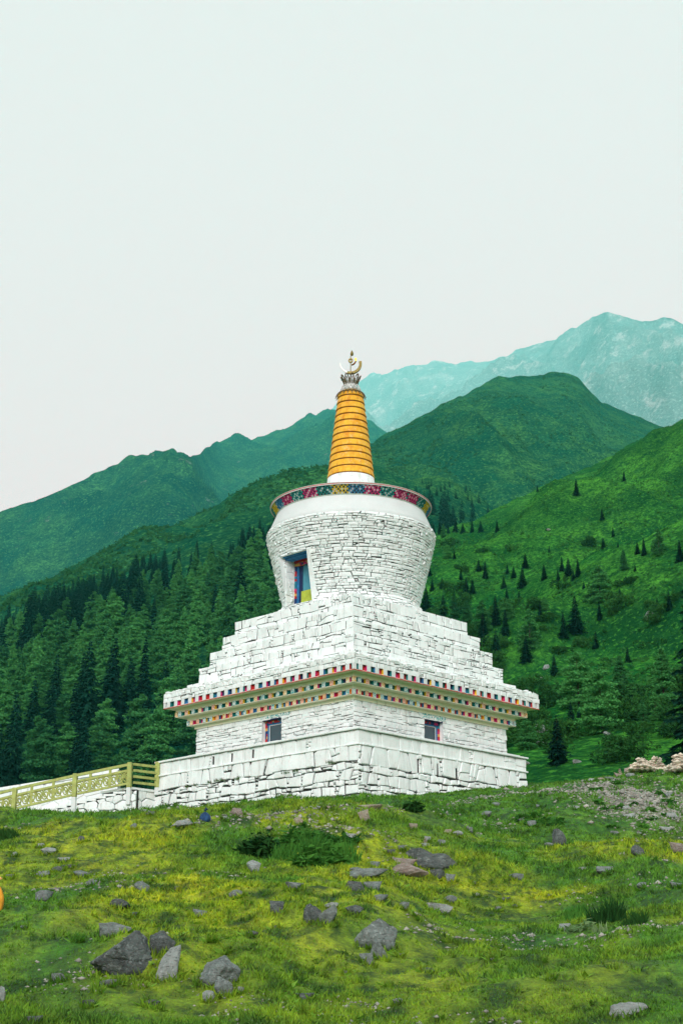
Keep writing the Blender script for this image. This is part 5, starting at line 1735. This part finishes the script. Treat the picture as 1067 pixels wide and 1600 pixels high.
big = [
 (190, 1498, 92, 56, 'dark', 'largest dark layered boulder low in the meadow', 5, 0.22), (253, 1475, 36, 30, 'dark', 'mossy dark rock leaning against the largest boulder', 4, 0),
 (261, 1512, 42, 44, 'pale', 'pale tilted slab just beside the largest boulder', 4, 0), (180, 1455, 48, 18, 'grey', 'flat grey rock just behind the largest boulder', 4, 0),
 (342, 1523, 60, 40, 'grey', 'big sloping grey boulder between the largest boulder and the twin rocks', 5, 0.1), (350, 1546, 26, 28, 'grey', 'upright grey rock in front of the big sloping boulder', 4, 0),
 (326, 1559, 18, 15, 'pale', 'small pale rock at the foot of the upright grey rock', 3, 0), (488, 1431, 27, 27, 'dark', 'dark pointed rock of a touching pair in yellow moss', 4, 0), (516, 1434, 27, 28, 'grey', 'grey tilted rock of a touching pair in yellow moss', 4, 0),
 (517, 1417, 23, 10, 'pale', 'pale flat stone behind the touching pair of rocks', 3, 0), (428, 1419, 24, 22, 'dark', 'dark rock half hidden in a grassy bank', 3, 0), (68, 1403, 25, 16, 'grey', 'grey rock on a patch of bare brown soil', 3, 0),
 (223, 1387, 26, 14, 'grey', 'grey rock with a dark side above the bare soil patch', 3, 0), (590, 1464, 58, 40, 'grey', 'big rounded grey boulder below the rock cluster', 5, 0.12), (594, 1489, 23, 24, 'grey', 'grey rock below the big rounded boulder', 4, 0),
 (574, 1501, 19, 16, 'grey', 'smaller grey rock at the foot of the big rounded boulder', 3, 0), (641, 1362, 56, 20, 'pink', 'broad flat pinkish rock at the front of the rock cluster', 4, 0), (658, 1336, 42, 17, 'dark', 'dark flat rock on top of the rock cluster', 4, 0),
 (683, 1351, 58, 24, 'dark', 'long sloping dark rock at the end of the rock cluster', 4, 0.1), (688, 1366, 26, 17, 'dark', 'dark rock below the long sloping rock in the cluster', 3, 0), (575, 1366, 55, 13, 'grey', 'long low grey slab at the near side of the rock cluster', 3, 0),
 (633, 1349, 36, 13, 'pink', 'pinkish slab wedged between the flat rocks of the cluster', 3, 0), (686, 1420, 37, 13, 'pale', 'pale flat stone lying in yellow moss below the cluster', 3, 0), (876, 1311, 26, 22, 'dark', 'dark rock standing on the stony ground near the bare patch', 4, 0),
 (998, 1331, 21, 16, 'dark', 'lone dark grey rock in the grass below the bare patch', 3, 0), (1060, 1326, 24, 20, 'pink', 'brown rock cut by the edge of the picture', 3, 0), (980, 1580, 58, 18, 'pale', 'long pale grey stone at the very bottom of the meadow', 4, 0),
 (569, 1276, 19, 18, 'tan', 'rounded tan boulder just below the terrace corner', 4, 0), (576, 1263, 38, 9, 'tan', 'flat tan slab under the terrace corner', 3, 0), (550, 1312, 19, 15, 'pale', 'pale squarish stone among tall herbs below the terrace corner', 3, 0),
 (397, 1356, 21, 18, 'pale', 'pale pointed rock at the foot of the dark shrub', 3, 0), (370, 1270, 19, 11, 'pink', 'reddish grey stone close to the foot of the terrace wall', 3, 0), (466, 1285, 18, 11, 'tan', 'rounded tan stone above the tall herbs', 3, 0),
 (286, 1289, 32, 9, 'pale', 'pale flat slab standing in for a smear near the navy stand-in', 3, 0), (3, 1561, 12, 26, 'pale', 'pale blue-grey stone cut by the picture edge low down', 3, 0), (55, 1596, 22, 12, 'dark', 'dark stone at the very bottom of the meadow', 3, 0),  # the pale flat slab is made up for a smear left by an erased figure
 (645, 1293, 13, 10, 'tan', 'small tan stone below the bush at the wall', 3, 0), (885, 1450, 24, 11, 'pale', 'pale stone beside the dark tuft of tall grass', 3, 0), (945, 1360, 36, 10, 'grey', 'long low grey stone in the yellow grass', 3, 0)]
for (x, y, w_, h_, mt, lab, sub, st_) in big: rock(x, y, w_, h_, mt, lab, None, sub, st_)
small = [(76, 1331, 25, 10, 'pale'), (63, 1322, 14, 7, 'pale'), (101, 1344, 20, 9, 'pale'), (127, 1367, 23, 10, 'grey'), (91, 1359, 20, 7, 'grey'), (106, 1355, 20, 6, 'dark'), (66, 1366, 20, 8, 'grey'), (147, 1380, 22, 7, 'grey'),
 (188, 1414, 30, 12, 'dark'), (309, 1428, 23, 14, 'grey'), (460, 1386, 28, 11, 'grey'), (369, 1398, 20, 10, 'grey'), (91, 1529, 22, 12, 'grey'), (172, 1536, 35, 9, 'grey'), (152, 1550, 12, 5, 'pale'), (139, 1569, 20, 10, 'dark'), (220, 1541, 15, 6, 'tan'),
 (238, 1569, 25, 10, 'dark'), (478, 1582, 10, 7, 'pale'), (476, 1559, 28, 11, 'dark'), (377, 1549, 11, 10, 'pale'), (354, 1487, 9, 6, 'pale'), (351, 1279, 9, 7, 'pale'), (208, 1292, 11, 9, 'grey'), (127, 1313, 10, 10, 'dark'), (626, 1493, 10, 9, 'pale'),
 (553, 1424, 26, 14, 'dark'), (631, 1417, 15, 12, 'grey'), (593, 1406, 23, 11, 'grey'), (586, 1386, 30, 15, 'grey'), (553, 1387, 30, 15, 'dark'), (704, 1374, 14, 13, 'grey'), (585, 1352, 20, 9, 'grey'), (560, 1359, 25, 9, 'grey'),
 (857, 1321, 15, 7, 'grey'), (832, 1288, 14, 9, 'grey'), (910, 1359, 12, 7, 'pale'), (807, 1371, 20, 10, 'grey'), (622, 1566, 16, 9, 'pale'), (778, 1421, 10, 7, 'grey'), (804, 1416, 9, 5, 'dark'), (789, 1406, 15, 6, 'dark'), (704, 1406, 20, 10, 'grey'),
 (746, 1399, 9, 6, 'pale'), (668, 1517, 20, 7, 'dark'), (922, 1350, 12, 4, 'tan'), (1003, 1384, 15, 8, 'grey'), (1056, 1384, 18, 8, 'grey'), (978, 1263, 13, 6, 'pale'), (988, 1275, 22, 8, 'pale'), (1044, 1242, 14, 6, 'grey'), (1049, 1275, 18, 8, 'pale'),
 (760, 1273, 16, 9, 'grey'), (775, 1257, 12, 6, 'grey'), (700, 1300, 12, 7, 'tan'), (715, 1303, 16, 8, 'pale'), (733, 1297, 10, 8, 'grey'), (690, 1317, 12, 8, 'grey'), (628, 1326, 12, 8, 'grey'), (610, 1332, 14, 8, 'dark'), (668, 1312, 9, 8, 'pale'), (664, 1321, 13, 8, 'pale'),
 (1040, 1296, 16, 6, 'pale'), (960, 1302, 12, 6, 'grey'), (1000, 1303, 12, 5, 'pale'), (936, 1247, 8, 4, 'grey'), (900, 1262, 9, 5, 'pale'), (840, 1260, 9, 5, 'grey'), (860, 1272, 10, 5, 'pale'), (815, 1283, 12, 7, 'dark'), (590, 1266, 10, 5, 'tan'), (515, 1262, 9, 5, 'tan'), (498, 1262, 8, 5, 'pale'),
 (740, 1380, 9, 5, 'grey'), (860, 1400, 10, 5, 'grey'), (300, 1455, 10, 6, 'grey'), (36, 1450, 14, 6, 'grey'), (120, 1470, 12, 5, 'grey'), (432, 1450, 10, 6, 'dark'), (395, 1460, 16, 8, 'dark'), (700, 1470, 9, 5, 'grey'), (770, 1500, 8, 5, 'pale'), (540, 1520, 9, 6, 'grey'), (860, 1530, 8, 5, 'grey'), (1020, 1480, 8, 5, 'grey'),
 (22, 1336, 10, 7, 'pale'), (15, 1370, 14, 6, 'grey'), (236, 1272, 14, 8, 'dark'), (225, 1268, 10, 6, 'pale'), (430, 1262, 8, 4, 'tan'), (300, 1360, 14, 6, 'pink'), (276, 1390, 10, 8, 'dark'), (330, 1470, 10, 5, 'grey'), (210, 1430, 12, 7, 'dark')]
rows_ = [(0, 1300, 'the strip under the wall'), (1300, 1345, 'the upper meadow'), (1345, 1395, 'the strip level with the rock cluster'), (1395, 1440, 'the middle meadow'), (1440, 1510, 'the lower meadow'), (1510, 1700, 'the bottom strip')]
for lo, hi, bn in rows_:
    for mt in RK:
        for n_, q in enumerate(sorted((q for q in small if q[4] == mt and lo <= q[1] < hi), key=lambda q: q[0])):
            rock(*q, label='small %s stone, %s from the left in %s' % ({'pink': 'pinkish'}.get(mt, mt), ORD[n_], bn), group='small stones scattered over the meadow')
# gravel on the bare patch, along the worn track and in stony pockets of the turf
g = np.random.default_rng(3)
ico = np.array([(1, 0, 0), (-1, 0, 0), (0, 1, 0), (0, -1, 0), (0, 0, 1), (0, 0, -1)], float)
icf = np.array([(0, 2, 4), (2, 1, 4), (1, 3, 4), (3, 0, 4), (2, 0, 5), (1, 2, 5), (3, 1, 5), (0, 3, 5)])
TRACK = np.array([on_ground(*q)[:2] for q in ((300, 1286), (450, 1275), (600, 1266), (700, 1256), (780, 1243), (880, 1236), (960, 1228))])
n1, n2, n3 = 5200, 1500, 5200
cx1 = g.normal(PC[0], PC[2] * .55, n1); cy1 = g.normal(PC[1], PC[3] * .55, n1)
u_ = g.uniform(0, len(TRACK) - 1.001, n2); k_ = u_.astype(int); f_ = (u_ - k_)[:, None]
tp = TRACK[k_] * (1 - f_) + TRACK[k_ + 1] * f_ + g.normal(0, .30, (n2, 2))
a3 = g.uniform(R(-14), R(14), n3 * 6); r3 = np.exp(g.uniform(math.log(8), math.log(60), n3 * 6))
x3, y3 = r3 * np.sin(a3), r3 * np.cos(a3)
k3 = (fbm(x3 / 2.2, y3 / 3.0, 3, 500) + g.normal(0, .12, len(x3)) > 0.52); x3, y3 = x3[k3][:n3], y3[k3][:n3]
cx = np.concatenate([cx1, tp[:, 0], x3]); cy = np.concatenate([cy1, tp[:, 1], y3]); n = len(cx)
sz = g.uniform(.012, .04, n) * np.where(g.random(n) < .10, 2.0, 1) * np.clip(np.hypot(cx, cy) / 32, .35, 1.3)
zz = meadow_z(cx, cy)
V = ico[None] * (sz[:, None, None] * g.uniform(.6, 1.3, (n, 6, 3)) * np.array([1.2, 1, .7])) + np.stack([cx, cy, zz + sz * .15], -1)[:, None, :]
F = (icf[None] + (np.arange(n) * 6)[:, None, None]).reshape(-1, 3)
tag(mobj('gravel', V.reshape(-1, 3), F, simple('pale_gravel', (0.28, 0.275, 0.235), 0.9, 0.5, 3, space='world')), 'loose pale gravel over the bare patch and the track below the wall', 'gravel', kind='stuff')

# ------------------------------------------------------------------ heaps of prayer stones on the crest at the right
def heap(px, py, wpx, hpx, label, stones):
    o = rock(px, py, wpx, hpx, 'pink', label, None, 4, 0, 'boulder', 0.3)
    return o
b1 = heap(1003, 1203, 46, 17, 'pinkish boulder heaped with small cream stones on the crest', 40)
b2 = heap(1064, 1202, 36, 14, 'second heaped boulder cut by the edge of the picture', 20)
M['ochre_stone'] = RK['tan']
mcream = simple('cream_stones', (0.58, 0.51, 0.40), 0.9, 0.45, 3, space='world')
def pile(name, px0, px1, py, hpx, n, label, seed):
    r_ = random.Random(seed); mb = MB()
    base = on_ground(0.5 * (px0 + px1), 1209)
    k = base.length / FPX; Wd_ = (px1 - px0) * k / 2; Hp_ = hpx * k
    c = ray(0.5 * (px0 + px1), py) * base.length
    pk = [(r_.uniform(-.6, .6), r_.uniform(-.4, .4), r_.uniform(.5, 1)) for _ in range(5)]
    for i in range(n):
        u, v_ = r_.uniform(-1, 1), r_.uniform(-.8, .8)
        top_ = max(q[2] * math.exp(-((u - q[0]) ** 2 + (v_ - q[1]) ** 2) / .16) for q in pk)
        z = Hp_ * top_ * r_.uniform(.75, 1.0)
        s_ = r_.uniform(.05, .15) * (1.2 if top_ < .3 else 1)
        p = Vector((c.x + u * Wd_, c.y + v_ * .9, c.z + z - .05))
        V = [p + Vector((q[0] * s_ * r_.uniform(.7, 1.4), q[1] * s_ * r_.uniform(.7, 1.2), q[2] * s_ * r_.uniform(.4, .9))) for q in ico]
        mb.add(V, [tuple(f_) for f_ in icf])
        if top_ > .3:                        # stones below, so the heap is solid
            for zz in np.arange(0, z, .12):
                p2 = Vector((p.x + r_.gauss(0, .05), p.y + r_.gauss(0, .05), c.z + zz))
                mb.add([p2 + Vector((q[0] * s_, q[1] * s_, q[2] * s_ * .7)) for q in ico], [tuple(f_) for f_ in icf])
    tag(mb.build(name, mcream), label, 'stones', kind='stuff')
pile('stone_offerings', 982, 1040, 1204, 30, 150, 'small cream prayer stones piled over the pinkish boulder', 4)
pile('stone_offerings', 1046, 1086, 1204, 30, 90, 'small cream prayer stones piled over the boulder at the edge', 5)
for (px, py, hp, lab) in ((968, 1206, 12, 'little stack of cream stones beside the heaped boulder'), (979, 1178, 10, 'little stack of pale stones behind the heaped boulder'), (991, 1187, 8, 'tiny stone stack leaning on the heaped boulder'), (1047, 1190, 14, 'little stone stack between the two heaped boulders'), (664, 1318, 14, 'little stack of pale stones on top of the rock cluster')):
    p = on_ground(px, min(py + hp / 2, 1212) if py < 1250 else py + 4)
    if p is None: continue
    if py < 1250:
        rr_ = ray(px, py + hp / 2); p = rr_ * (p.length)
    k = p.length / FPX
    st_ = empty('stone_stack', p); tag(st_, lab, 'cairn')
    z = 0
    for q in range(4):
        o = link(bpy.data.objects.new('stone', get_rock(q, 'tan')), st_)
        s_ = hp * k / 4 * (1.1 - .15 * q); o.scale = (s_ * 1.0, s_ * .9, s_ * .62); o.location = (random.gauss(0, s_ * .12), 0, z + s_ * .5); z += s_ * .95
# stony bank below the heaps
for (px, py, w_, h_, mt) in ((965, 1212, 14, 6, 'pink'), (952, 1216, 16, 6, 'grey'), (940, 1218, 12, 5, 'tan'), (925, 1219, 12, 5, 'pale'), (985, 1212, 14, 6, 'grey'), (1000, 1214, 9, 4, 'tan'), (1050, 1206, 8, 5, 'pink'), (912, 1221, 9, 4, 'pale')):
    rock(px, py, w_, h_, mt, 'small %s stone in the bank below the heaped boulders, near %s' % ({'pink': 'pinkish'}.get(mt, mt), 'the heaps' if px > 975 else ('the little stack' if px > 945 else ('the terrace end' if px > 915 else 'the terrace wall'))), 'stones of the bank below the heaps')
# boulders on the slope behind
for (x, y, w_, h_, mt, lab) in ((927, 592, 48, 34, 'grey', 'grey boulder alone high on the grassy slope'), (480, 1060, 68, 44, 'grey', 'big grey boulder behind the end of the cornice'), (505, 800, 30, 26, 'grey', 'grey rock beside the small spruce above the track'), (478, 842, 30, 10, 'pale', 'pale flat rock at the start of the slope track'),
    (760, 1070, 40, 22, 'grey', 'grey rock at the foot of the big low larch'), (487, 1108, 50, 18, 'grey', 'flat grey rock below the big boulder behind the cornice'), (630, 1185, 40, 16, 'grey', 'low rock beside the dark spruce behind the terrace'), (430, 1190, 34, 12, 'pale', 'pale stone close behind the terrace end'), (515, 233, 18, 10, 'grey', 'small grey rock near the upper edge of the slope')):
    hit = DB.ray_cast(Vector((0, 0, 0)), ray(660 + x / S8, 740 + y / S8))[0]
    if hit is None: continue
    k = hit.length / FPX / S8
    o = link(bpy.data.objects.new('boulder', get_rock(random.randrange(9), mt)))
    o.scale = (w_ * k / 2, w_ * k / 2.4, h_ * k / 2 * 1.3); o.location = hit + Vector((0, 0, h_ * k * .12)); o.rotation_euler = (0, random.gauss(0, .15), random.gauss(0, .4))
    tag(o, lab, 'boulder')
# made-up navy and orange shapes standing in for two erased figures
def cloth_stand_in(name, p, k, rw, rh, c1, c2, label, seed):
    root = empty(name, p); tag(root, label, 'figure_stand_in')
    V, F = [], []; NA, NZ = 40, 22
    for i in range(NZ + 1):
        t = i / NZ
        prof = math.sin(math.pi * min(1, .08 + t * .92)) ** .6 * (1 - .25 * t)
        for q in range(NA):
            a = 2 * math.pi * q / NA
            pl = 1 + (.04 + .16 * t) * math.sin(a * 7 + 2.2 * math.sin(a * 2 + seed)) + .10 * mn.noise(Vector((math.cos(a) * 1.5, math.sin(a) * 1.5, t * 2 + seed)))
            V.append((rw * k * prof * pl * math.cos(a), rw * k * prof * pl * math.sin(a), rh * k * t - .03))
    for i in range(NZ):
        for q in range(NA):
            F.append((i * NA + q, i * NA + (q + 1) % NA, (i + 1) * NA + (q + 1) % NA, (i + 1) * NA + q))
    mobj('stand_in_body', V, F, c1, root, True)
    mb = MB(); z = rh * k
    mb.tube([(0, 0, z * .9), (.1 * rw * k, 0, z * 1.0), (.35 * rw * k, 0, z * 1.12)], [.28 * rw * k, .16 * rw * k, .34 * rw * k], 10); mb.build('stand_in_end', c2, root, True)
p = on_ground(320, 1283)
if p: cloth_stand_in('figure_stand_in', p, p.length / FPX, 9.5, 17, simple('navy_cloth', (0.02, 0.06, 0.14), 0.85, 0.45, 9), simple('dark_navy_cloth', (0.015, 0.04, 0.09), 0.85, 0.3, 9), 'round navy blue stand-in for an erased figure below the terrace wall', 3)
p = on_ground(-7, 1424)
if p: cloth_stand_in('figure_stand_in', p, p.length / FPX, 13, 44, simple('orange_cloth', (0.72, 0.32, 0.03), 0.9, 0.35, 9), simple('faded_orange_cloth', (0.72, 0.42, 0.15), 0.9, 0.25, 9), 'orange cloth stand-in for an erased figure at the edge of the picture', 5)
# ------------------------------------------------------------------ grass
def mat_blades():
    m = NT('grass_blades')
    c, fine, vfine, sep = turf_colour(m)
    at_ = m.n('ShaderNodeAttribute', attribute_name='tint').outputs['Fac']
    c = m.mix(m.math('MULTIPLY', at_, 0.5), c, (0.15, 0.33, 0.030), 'MIX')
    dk = m.math('LESS_THAN', at_, 0.22)
    c = m.mix(m.math('MULTIPLY', dk, 0.5), c, (0.014, 0.045, 0.010))
    m.base(c)
    m.b.inputs['Roughness'].default_value = 0.7
    tl = m.n('ShaderNodeBsdfTranslucent'); m.l(c, tl.inputs['Color'])
    ms = m.n('ShaderNodeMixShader'); ms.inputs[0].default_value = 0.25
    m.l(m.b.outputs[0], ms.inputs[1]); m.l(tl.outputs[0], ms.inputs[2])
    m.l(ms.outputs[0], m.t.nodes['Material Output'].inputs['Surface'])
    return m.m
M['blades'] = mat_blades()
g = np.random.default_rng(77)
N = 600000
az = g.uniform(R(-17.5), R(17.5), N); r = np.exp(g.uniform(math.log(7.0), math.log(82), N))
x, y = r * np.sin(az), r * np.cos(az)
lx = (x - SX) * cP - (y - SY) * sP; ly = (x - SX) * sP + (y - SY) * cP
ok = ~((lx > TX0) & (lx < TX1) & (ly > TY0) & (ly < TY1))
bare = np.exp(-(((x - PC[0]) / PC[2] / .8) ** 2 + ((y - PC[1]) / PC[3] / .8) ** 2))
ok &= g.random(N) > bare * 1.3
td = np.full(N, 9.0)
for k in range(len(TRACK) - 1):
    a_, b_ = TRACK[k], TRACK[k + 1]; d_ = b_ - a_
    u_ = np.clip(((x - a_[0]) * d_[0] + (y - a_[1]) * d_[1]) / (d_ @ d_), 0, 1)
    td = np.minimum(td, np.hypot(x - a_[0] - u_ * d_[0], y - a_[1] - u_ * d_[1]))
ok &= g.random(N) > np.exp(-(td / .45) ** 2) * .85
ok &= ~((lx < TX0 + .2) & (lx > -16) & (ly > TY0 - 1.6) & (ly < TY0 + 2.5) & (y > 63.9))
# clumpiness
cl = fbm(x / .8, y / 1.1, 3, 300)
ok &= g.random(N) < 0.55 + 0.6 * cl
x, y, r, cl = x[ok], y[ok], r[ok], cl[ok]
n = len(x); z = meadow_z(x, y) - 0.01
rough = smooth(0.0, 0.75, fbm(x / 2.4, y / 3.2, 3, 310)) * smooth(12, 26, y)
h = g.uniform(.009, .028, n) * (1 + 1.5 * rough) * (1 + 0.30 * np.maximum(cl, 0)) * (1 + 0.016 * r)
wd = 0.0040 + 0.00050 * r
a = g.uniform(0, 2 * math.pi, n); b = g.uniform(0, 2 * math.pi, n)
lean = g.uniform(.2, .9, n) * h
# longer grass gathers round the rocks
gx, gy, gh = [], [], []
for (rx, ry, rs) in ROCKS:
    m_ = int(90 + 500 * min(rs, .5) * 12 / ry * 2)
    aa = g.uniform(0, 2 * math.pi, m_); q = rs * g.uniform(.75, 1.35, m_)
    gx.append(rx + q * np.cos(aa)); gy.append(ry + rs * .25 + q * .85 * np.sin(aa)); gh.append(g.uniform(.02, .07, m_) * (1 + .012 * ry))
# separate tussocks
NTF, PER = 6500, 18
ta = g.uniform(R(-14.5), R(14.5), NTF * 3); tr = np.exp(g.uniform(math.log(7.5), math.log(66), NTF * 3))
tx, ty = tr * np.sin(ta), tr * np.cos(ta)
tk = (fbm(tx / 1.6, ty / 2.2, 3, 520) + g.normal(0, .2, len(tx)) > 0.12)
tlx = (tx - SX) * cP - (ty - SY) * sP; tly = (tx - SX) * sP + (ty - SY) * cP
tk &= ~((tlx > TX0 - .1) & (tlx < TX1 + .1) & (tly > TY0 - .1)) & ~((ty > 63) & (tx < -7))
tx, ty = tx[tk][:NTF], ty[tk][:NTF]; tr = np.hypot(tx, ty)
sp = g.uniform(.02, .055, len(tx)) * np.clip(tr / 18, .8, 2.2)
th_ = g.uniform(.035, .095, len(tx)) * np.clip(tr / 22, .8, 1.8)
gx.append((tx[:, None] + g.normal(0, 1, (len(tx), PER)) * sp[:, None]).ravel()); gy.append((ty[:, None] + g.normal(0, 1, (len(tx), PER)) * sp[:, None]).ravel())
gh.append((th_[:, None] * g.uniform(.5, 1.1, (len(tx), PER))).ravel())
gx, gy, gh = map(np.concatenate, (gx, gy, gh))
x, y, h = np.concatenate([x, gx]), np.concatenate([y, gy]), np.concatenate([h, gh])
r = np.hypot(x, y); wd = 0.0040 + 0.00050 * r; n = len(x); z = meadow_z(x, y) - 0.01
# a share of broad flat weed leaves
flat = g.random(n) < 0.05
wd = np.where(flat, wd * 3.2, wd); h = np.where(flat, h * .7, h)
a = g.uniform(0, 2 * math.pi, n); b = g.uniform(0, 2 * math.pi, n)
lean = np.where(flat, 2.2, g.uniform(.2, .9, n)) * h
tint = np.where(flat, g.uniform(.9, 2.0, n), g.random(n))
B = np.stack([x, y, z], -1)
D = np.stack([np.cos(a) * wd, np.sin(a) * wd, np.zeros(n)], -1)
T = B + np.stack([np.cos(b) * lean, np.sin(b) * lean, h], -1)
V = np.stack([B - D, B + D, T], 1).reshape(-1, 3)
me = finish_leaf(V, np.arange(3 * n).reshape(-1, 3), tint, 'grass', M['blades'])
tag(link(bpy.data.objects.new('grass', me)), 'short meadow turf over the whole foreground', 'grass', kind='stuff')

# ------------------------------------------------------------------ herbs and tufts one can tell apart
M['herb'] = mat_leaf('herb_leaves', (0.022, 0.100, 0.018), (0.090, 0.260, 0.036), 0.25)
M['herb_pale'] = mat_leaf('pale_herb_leaves', (0.10, 0.20, 0.07), (0.22, 0.32, 0.14), 0.25)
M['flower'] = simple('yellow_flower', (0.62, 0.55, 0.03), 0.7, 0.2, 9)
def clump(px, py, wpx, hpx, label, mat='herb', n=420, flowers=(), seed=0, kind='blade', name='herb_clump', group=None):
    p = on_ground(px, py)
    if p is None: return
    k = p.length / FPX; W_, H_ = wpx * k / 2, hpx * k
    r_ = random.Random(seed or int(px * 3 + py))
    V, F, T = [], [], []
    for i in range(n):
        a = r_.random() * 6.283; q = math.sqrt(r_.random())
        bx_, by_ = W_ * q * math.cos(a), W_ * .8 * q * math.sin(a)
        zb_ = float(meadow_z(p.x + bx_, p.y + by_)) - p.z
        h = H_ * (1 - .6 * q * q) * r_.uniform(.2, 1.15) * (.45 + .75 * abs(mn.noise(Vector((bx_ * 3.2 + px, by_ * 3.2, 0)))) * 2)
        if kind == 'blade':
            w_ = r_.uniform(.006, .014) * (1 + p.y / 40)
            ln = h * r_.uniform(.1, .6); b = r_.random() * 6.283; c = r_.random() * 6.283
            i0_ = len(V)
            V += [(bx_ - w_ * math.cos(c), by_ - w_ * math.sin(c), zb_), (bx_ + w_ * math.cos(c), by_ + w_ * math.sin(c), zb_), (bx_ + ln * math.cos(b), by_ + ln * math.sin(b), zb_ + h)]
            F.append((i0_, i0_ + 1, i0_ + 2)); T.append(r_.random())
        else:
            zc_ = zb_ + h * r_.random()
            s_ = r_.uniform(.03, .07) * (.6 + p.y / 80)
            i0_ = len(V)
            for _ in range(3): V.append((bx_ + r_.gauss(0, s_), by_ + r_.gauss(0, s_), zc_ + r_.gauss(0, s_ * .6)))
            F.append((i0_, i0_ + 1, i0_ + 2)); T.append(r_.random())
    root = empty(name, p); tag(root, label, 'plant', group)
    link(bpy.data.objects.new('leaves', finish_leaf(V, F, T, 'leaves', M[mat])), root)
    for (fx, fy) in flowers:
        mb = MB(); qx = (fx - px) * k; zt = (py - fy) * k
        mb.tube([(qx, -.3 * W_, 0), (qx + .01, -.3 * W_, zt * .6)], .006, 4)
        for j in range(10):
            zz = zt * (.5 + .5 * j / 9); s_ = .022 * (1.2 - j / 12)
            V2 = [(qx + e[0] * s_, -.3 * W_ + e[1] * s_, zz + e[2] * s_) for e in ico]
            mb.add(V2, [tuple(f_) for f_ in icf])
        mb.build('flower_spike', M['flower'], root)
clump(405, 1335, 60, 46, 'dark leafy shrub at the left end of the tall herbs', 'bush', 900, kind='leaf', name='shrub')
clump(445, 1340, 50, 42, 'tall green herbs with one yellow flower spike below the wall', 'herb', 700, ((451, 1338), (465, 1334)), kind='blade')
clump(500, 1352, 90, 34, 'leafy herbs in front of the flower spikes', 'herb', 900, kind='leaf')
clump(490, 1345, 60, 46, 'densest tall herbs with yellow flower spikes below the wall', 'herb', 900, ((480, 1342), (497, 1345), (489, 1350)))
clump(535, 1345, 56, 40, 'tall herbs with yellow flower spikes next to the rock cluster', 'herb', 800, ((530, 1348), (541, 1345), (521, 1350)))
clump(470, 1318, 80, 30, 'band of leafy herbs behind the flower spikes', 'herb', 900, kind='leaf')
clump(530, 1322, 60, 26, 'leafy herbs behind the pale squarish stone', 'herb', 700, kind='leaf')
clump(645, 1268, 26, 26, 'small round green bush at the foot of the terrace wall', 'bush', 420, kind='leaf', name='bush')
clump(900, 1432, 36, 34, 'dark tuft of tall grass on the near slope, beside a pale stone', 'herb', 520)
clump(945, 1440, 60, 40, 'largest dark tuft of tall grass on the near slope', 'bush', 900)
clump(990, 1445, 40, 28, 'dark tuft of tall grass at the far end of the tuft row', 'bush', 520)
clump(905, 1455, 40, 18, 'pale broad-leaved herb in front of the dark grass tufts', 'herb_pale', 90, kind='leaf')
clump(935, 1458, 26, 26, 'pale upright herb in front of the largest dark tuft', 'herb_pale', 60)
clump(8, 1308, 40, 30, 'dark weedy tuft at the foot of the stairs', 'bush', 500)
clump(820, 1280, 50, 16, 'low weeds on the stony ground below the terrace end', 'herb', 300, kind='leaf')
clump(850, 1285, 60, 12, 'low weeds in front of the dark rock near the bare patch', 'herb', 300, kind='leaf')
for n_, (px, py, w_, h_) in enumerate(sorted(((963, 1225, 12, 6), (985, 1278, 16, 7), (1016, 1268, 14, 8), (1030, 1242, 14, 6), (1045, 1256, 18, 7), (1016, 1281, 14, 5), (945, 1265, 10, 5), (935, 1256, 12, 6), (968, 1262, 10, 6), (990, 1258, 10, 4), (1040, 1276, 12, 7), (930, 1236, 16, 5), (1004, 1292, 16, 5), (958, 1292, 16, 5)))):
    clump(px, py, w_, h_, 'small green weed cushion, %s from the stupa on the bare patch' % ORD[n_], 'herb', 120, kind='leaf', name='weed_cushion', group='weed cushions on the bare patch')
# ------------------------------------------------------------------ the air
top = max(aV[:, 2].max(), bV[:, 2].max(), cV[:, 2].max(), dV[:, 2].max()) + 40
mb = MB(); mb.box(-15500, 15500, -15500, 24500, -61.0, top)
haze = mb.build('haze', None)
hm = bpy.data.materials.new('haze_air'); hm.use_nodes = True
ht = hm.node_tree; ht.nodes.clear()
ho = ht.nodes.new('ShaderNodeOutputMaterial'); pv = ht.nodes.new('ShaderNodeVolumePrincipled')
pv.inputs['Color'].default_value = (0.13, 0.95, 0.87, 1)
pv.inputs['Density'].default_value = 6.2e-5
pv.inputs['Absorption Color'].default_value = (1, 1, 1, 1)      # mist scatters, it does not absorb
ht.links.new(pv.outputs[0], ho.inputs['Volume'])
haze.data.materials.clear(); haze.data.materials.append(hm)
tag(haze, 'thin pale mist hanging in the valley air', 'haze', kind='stuff')
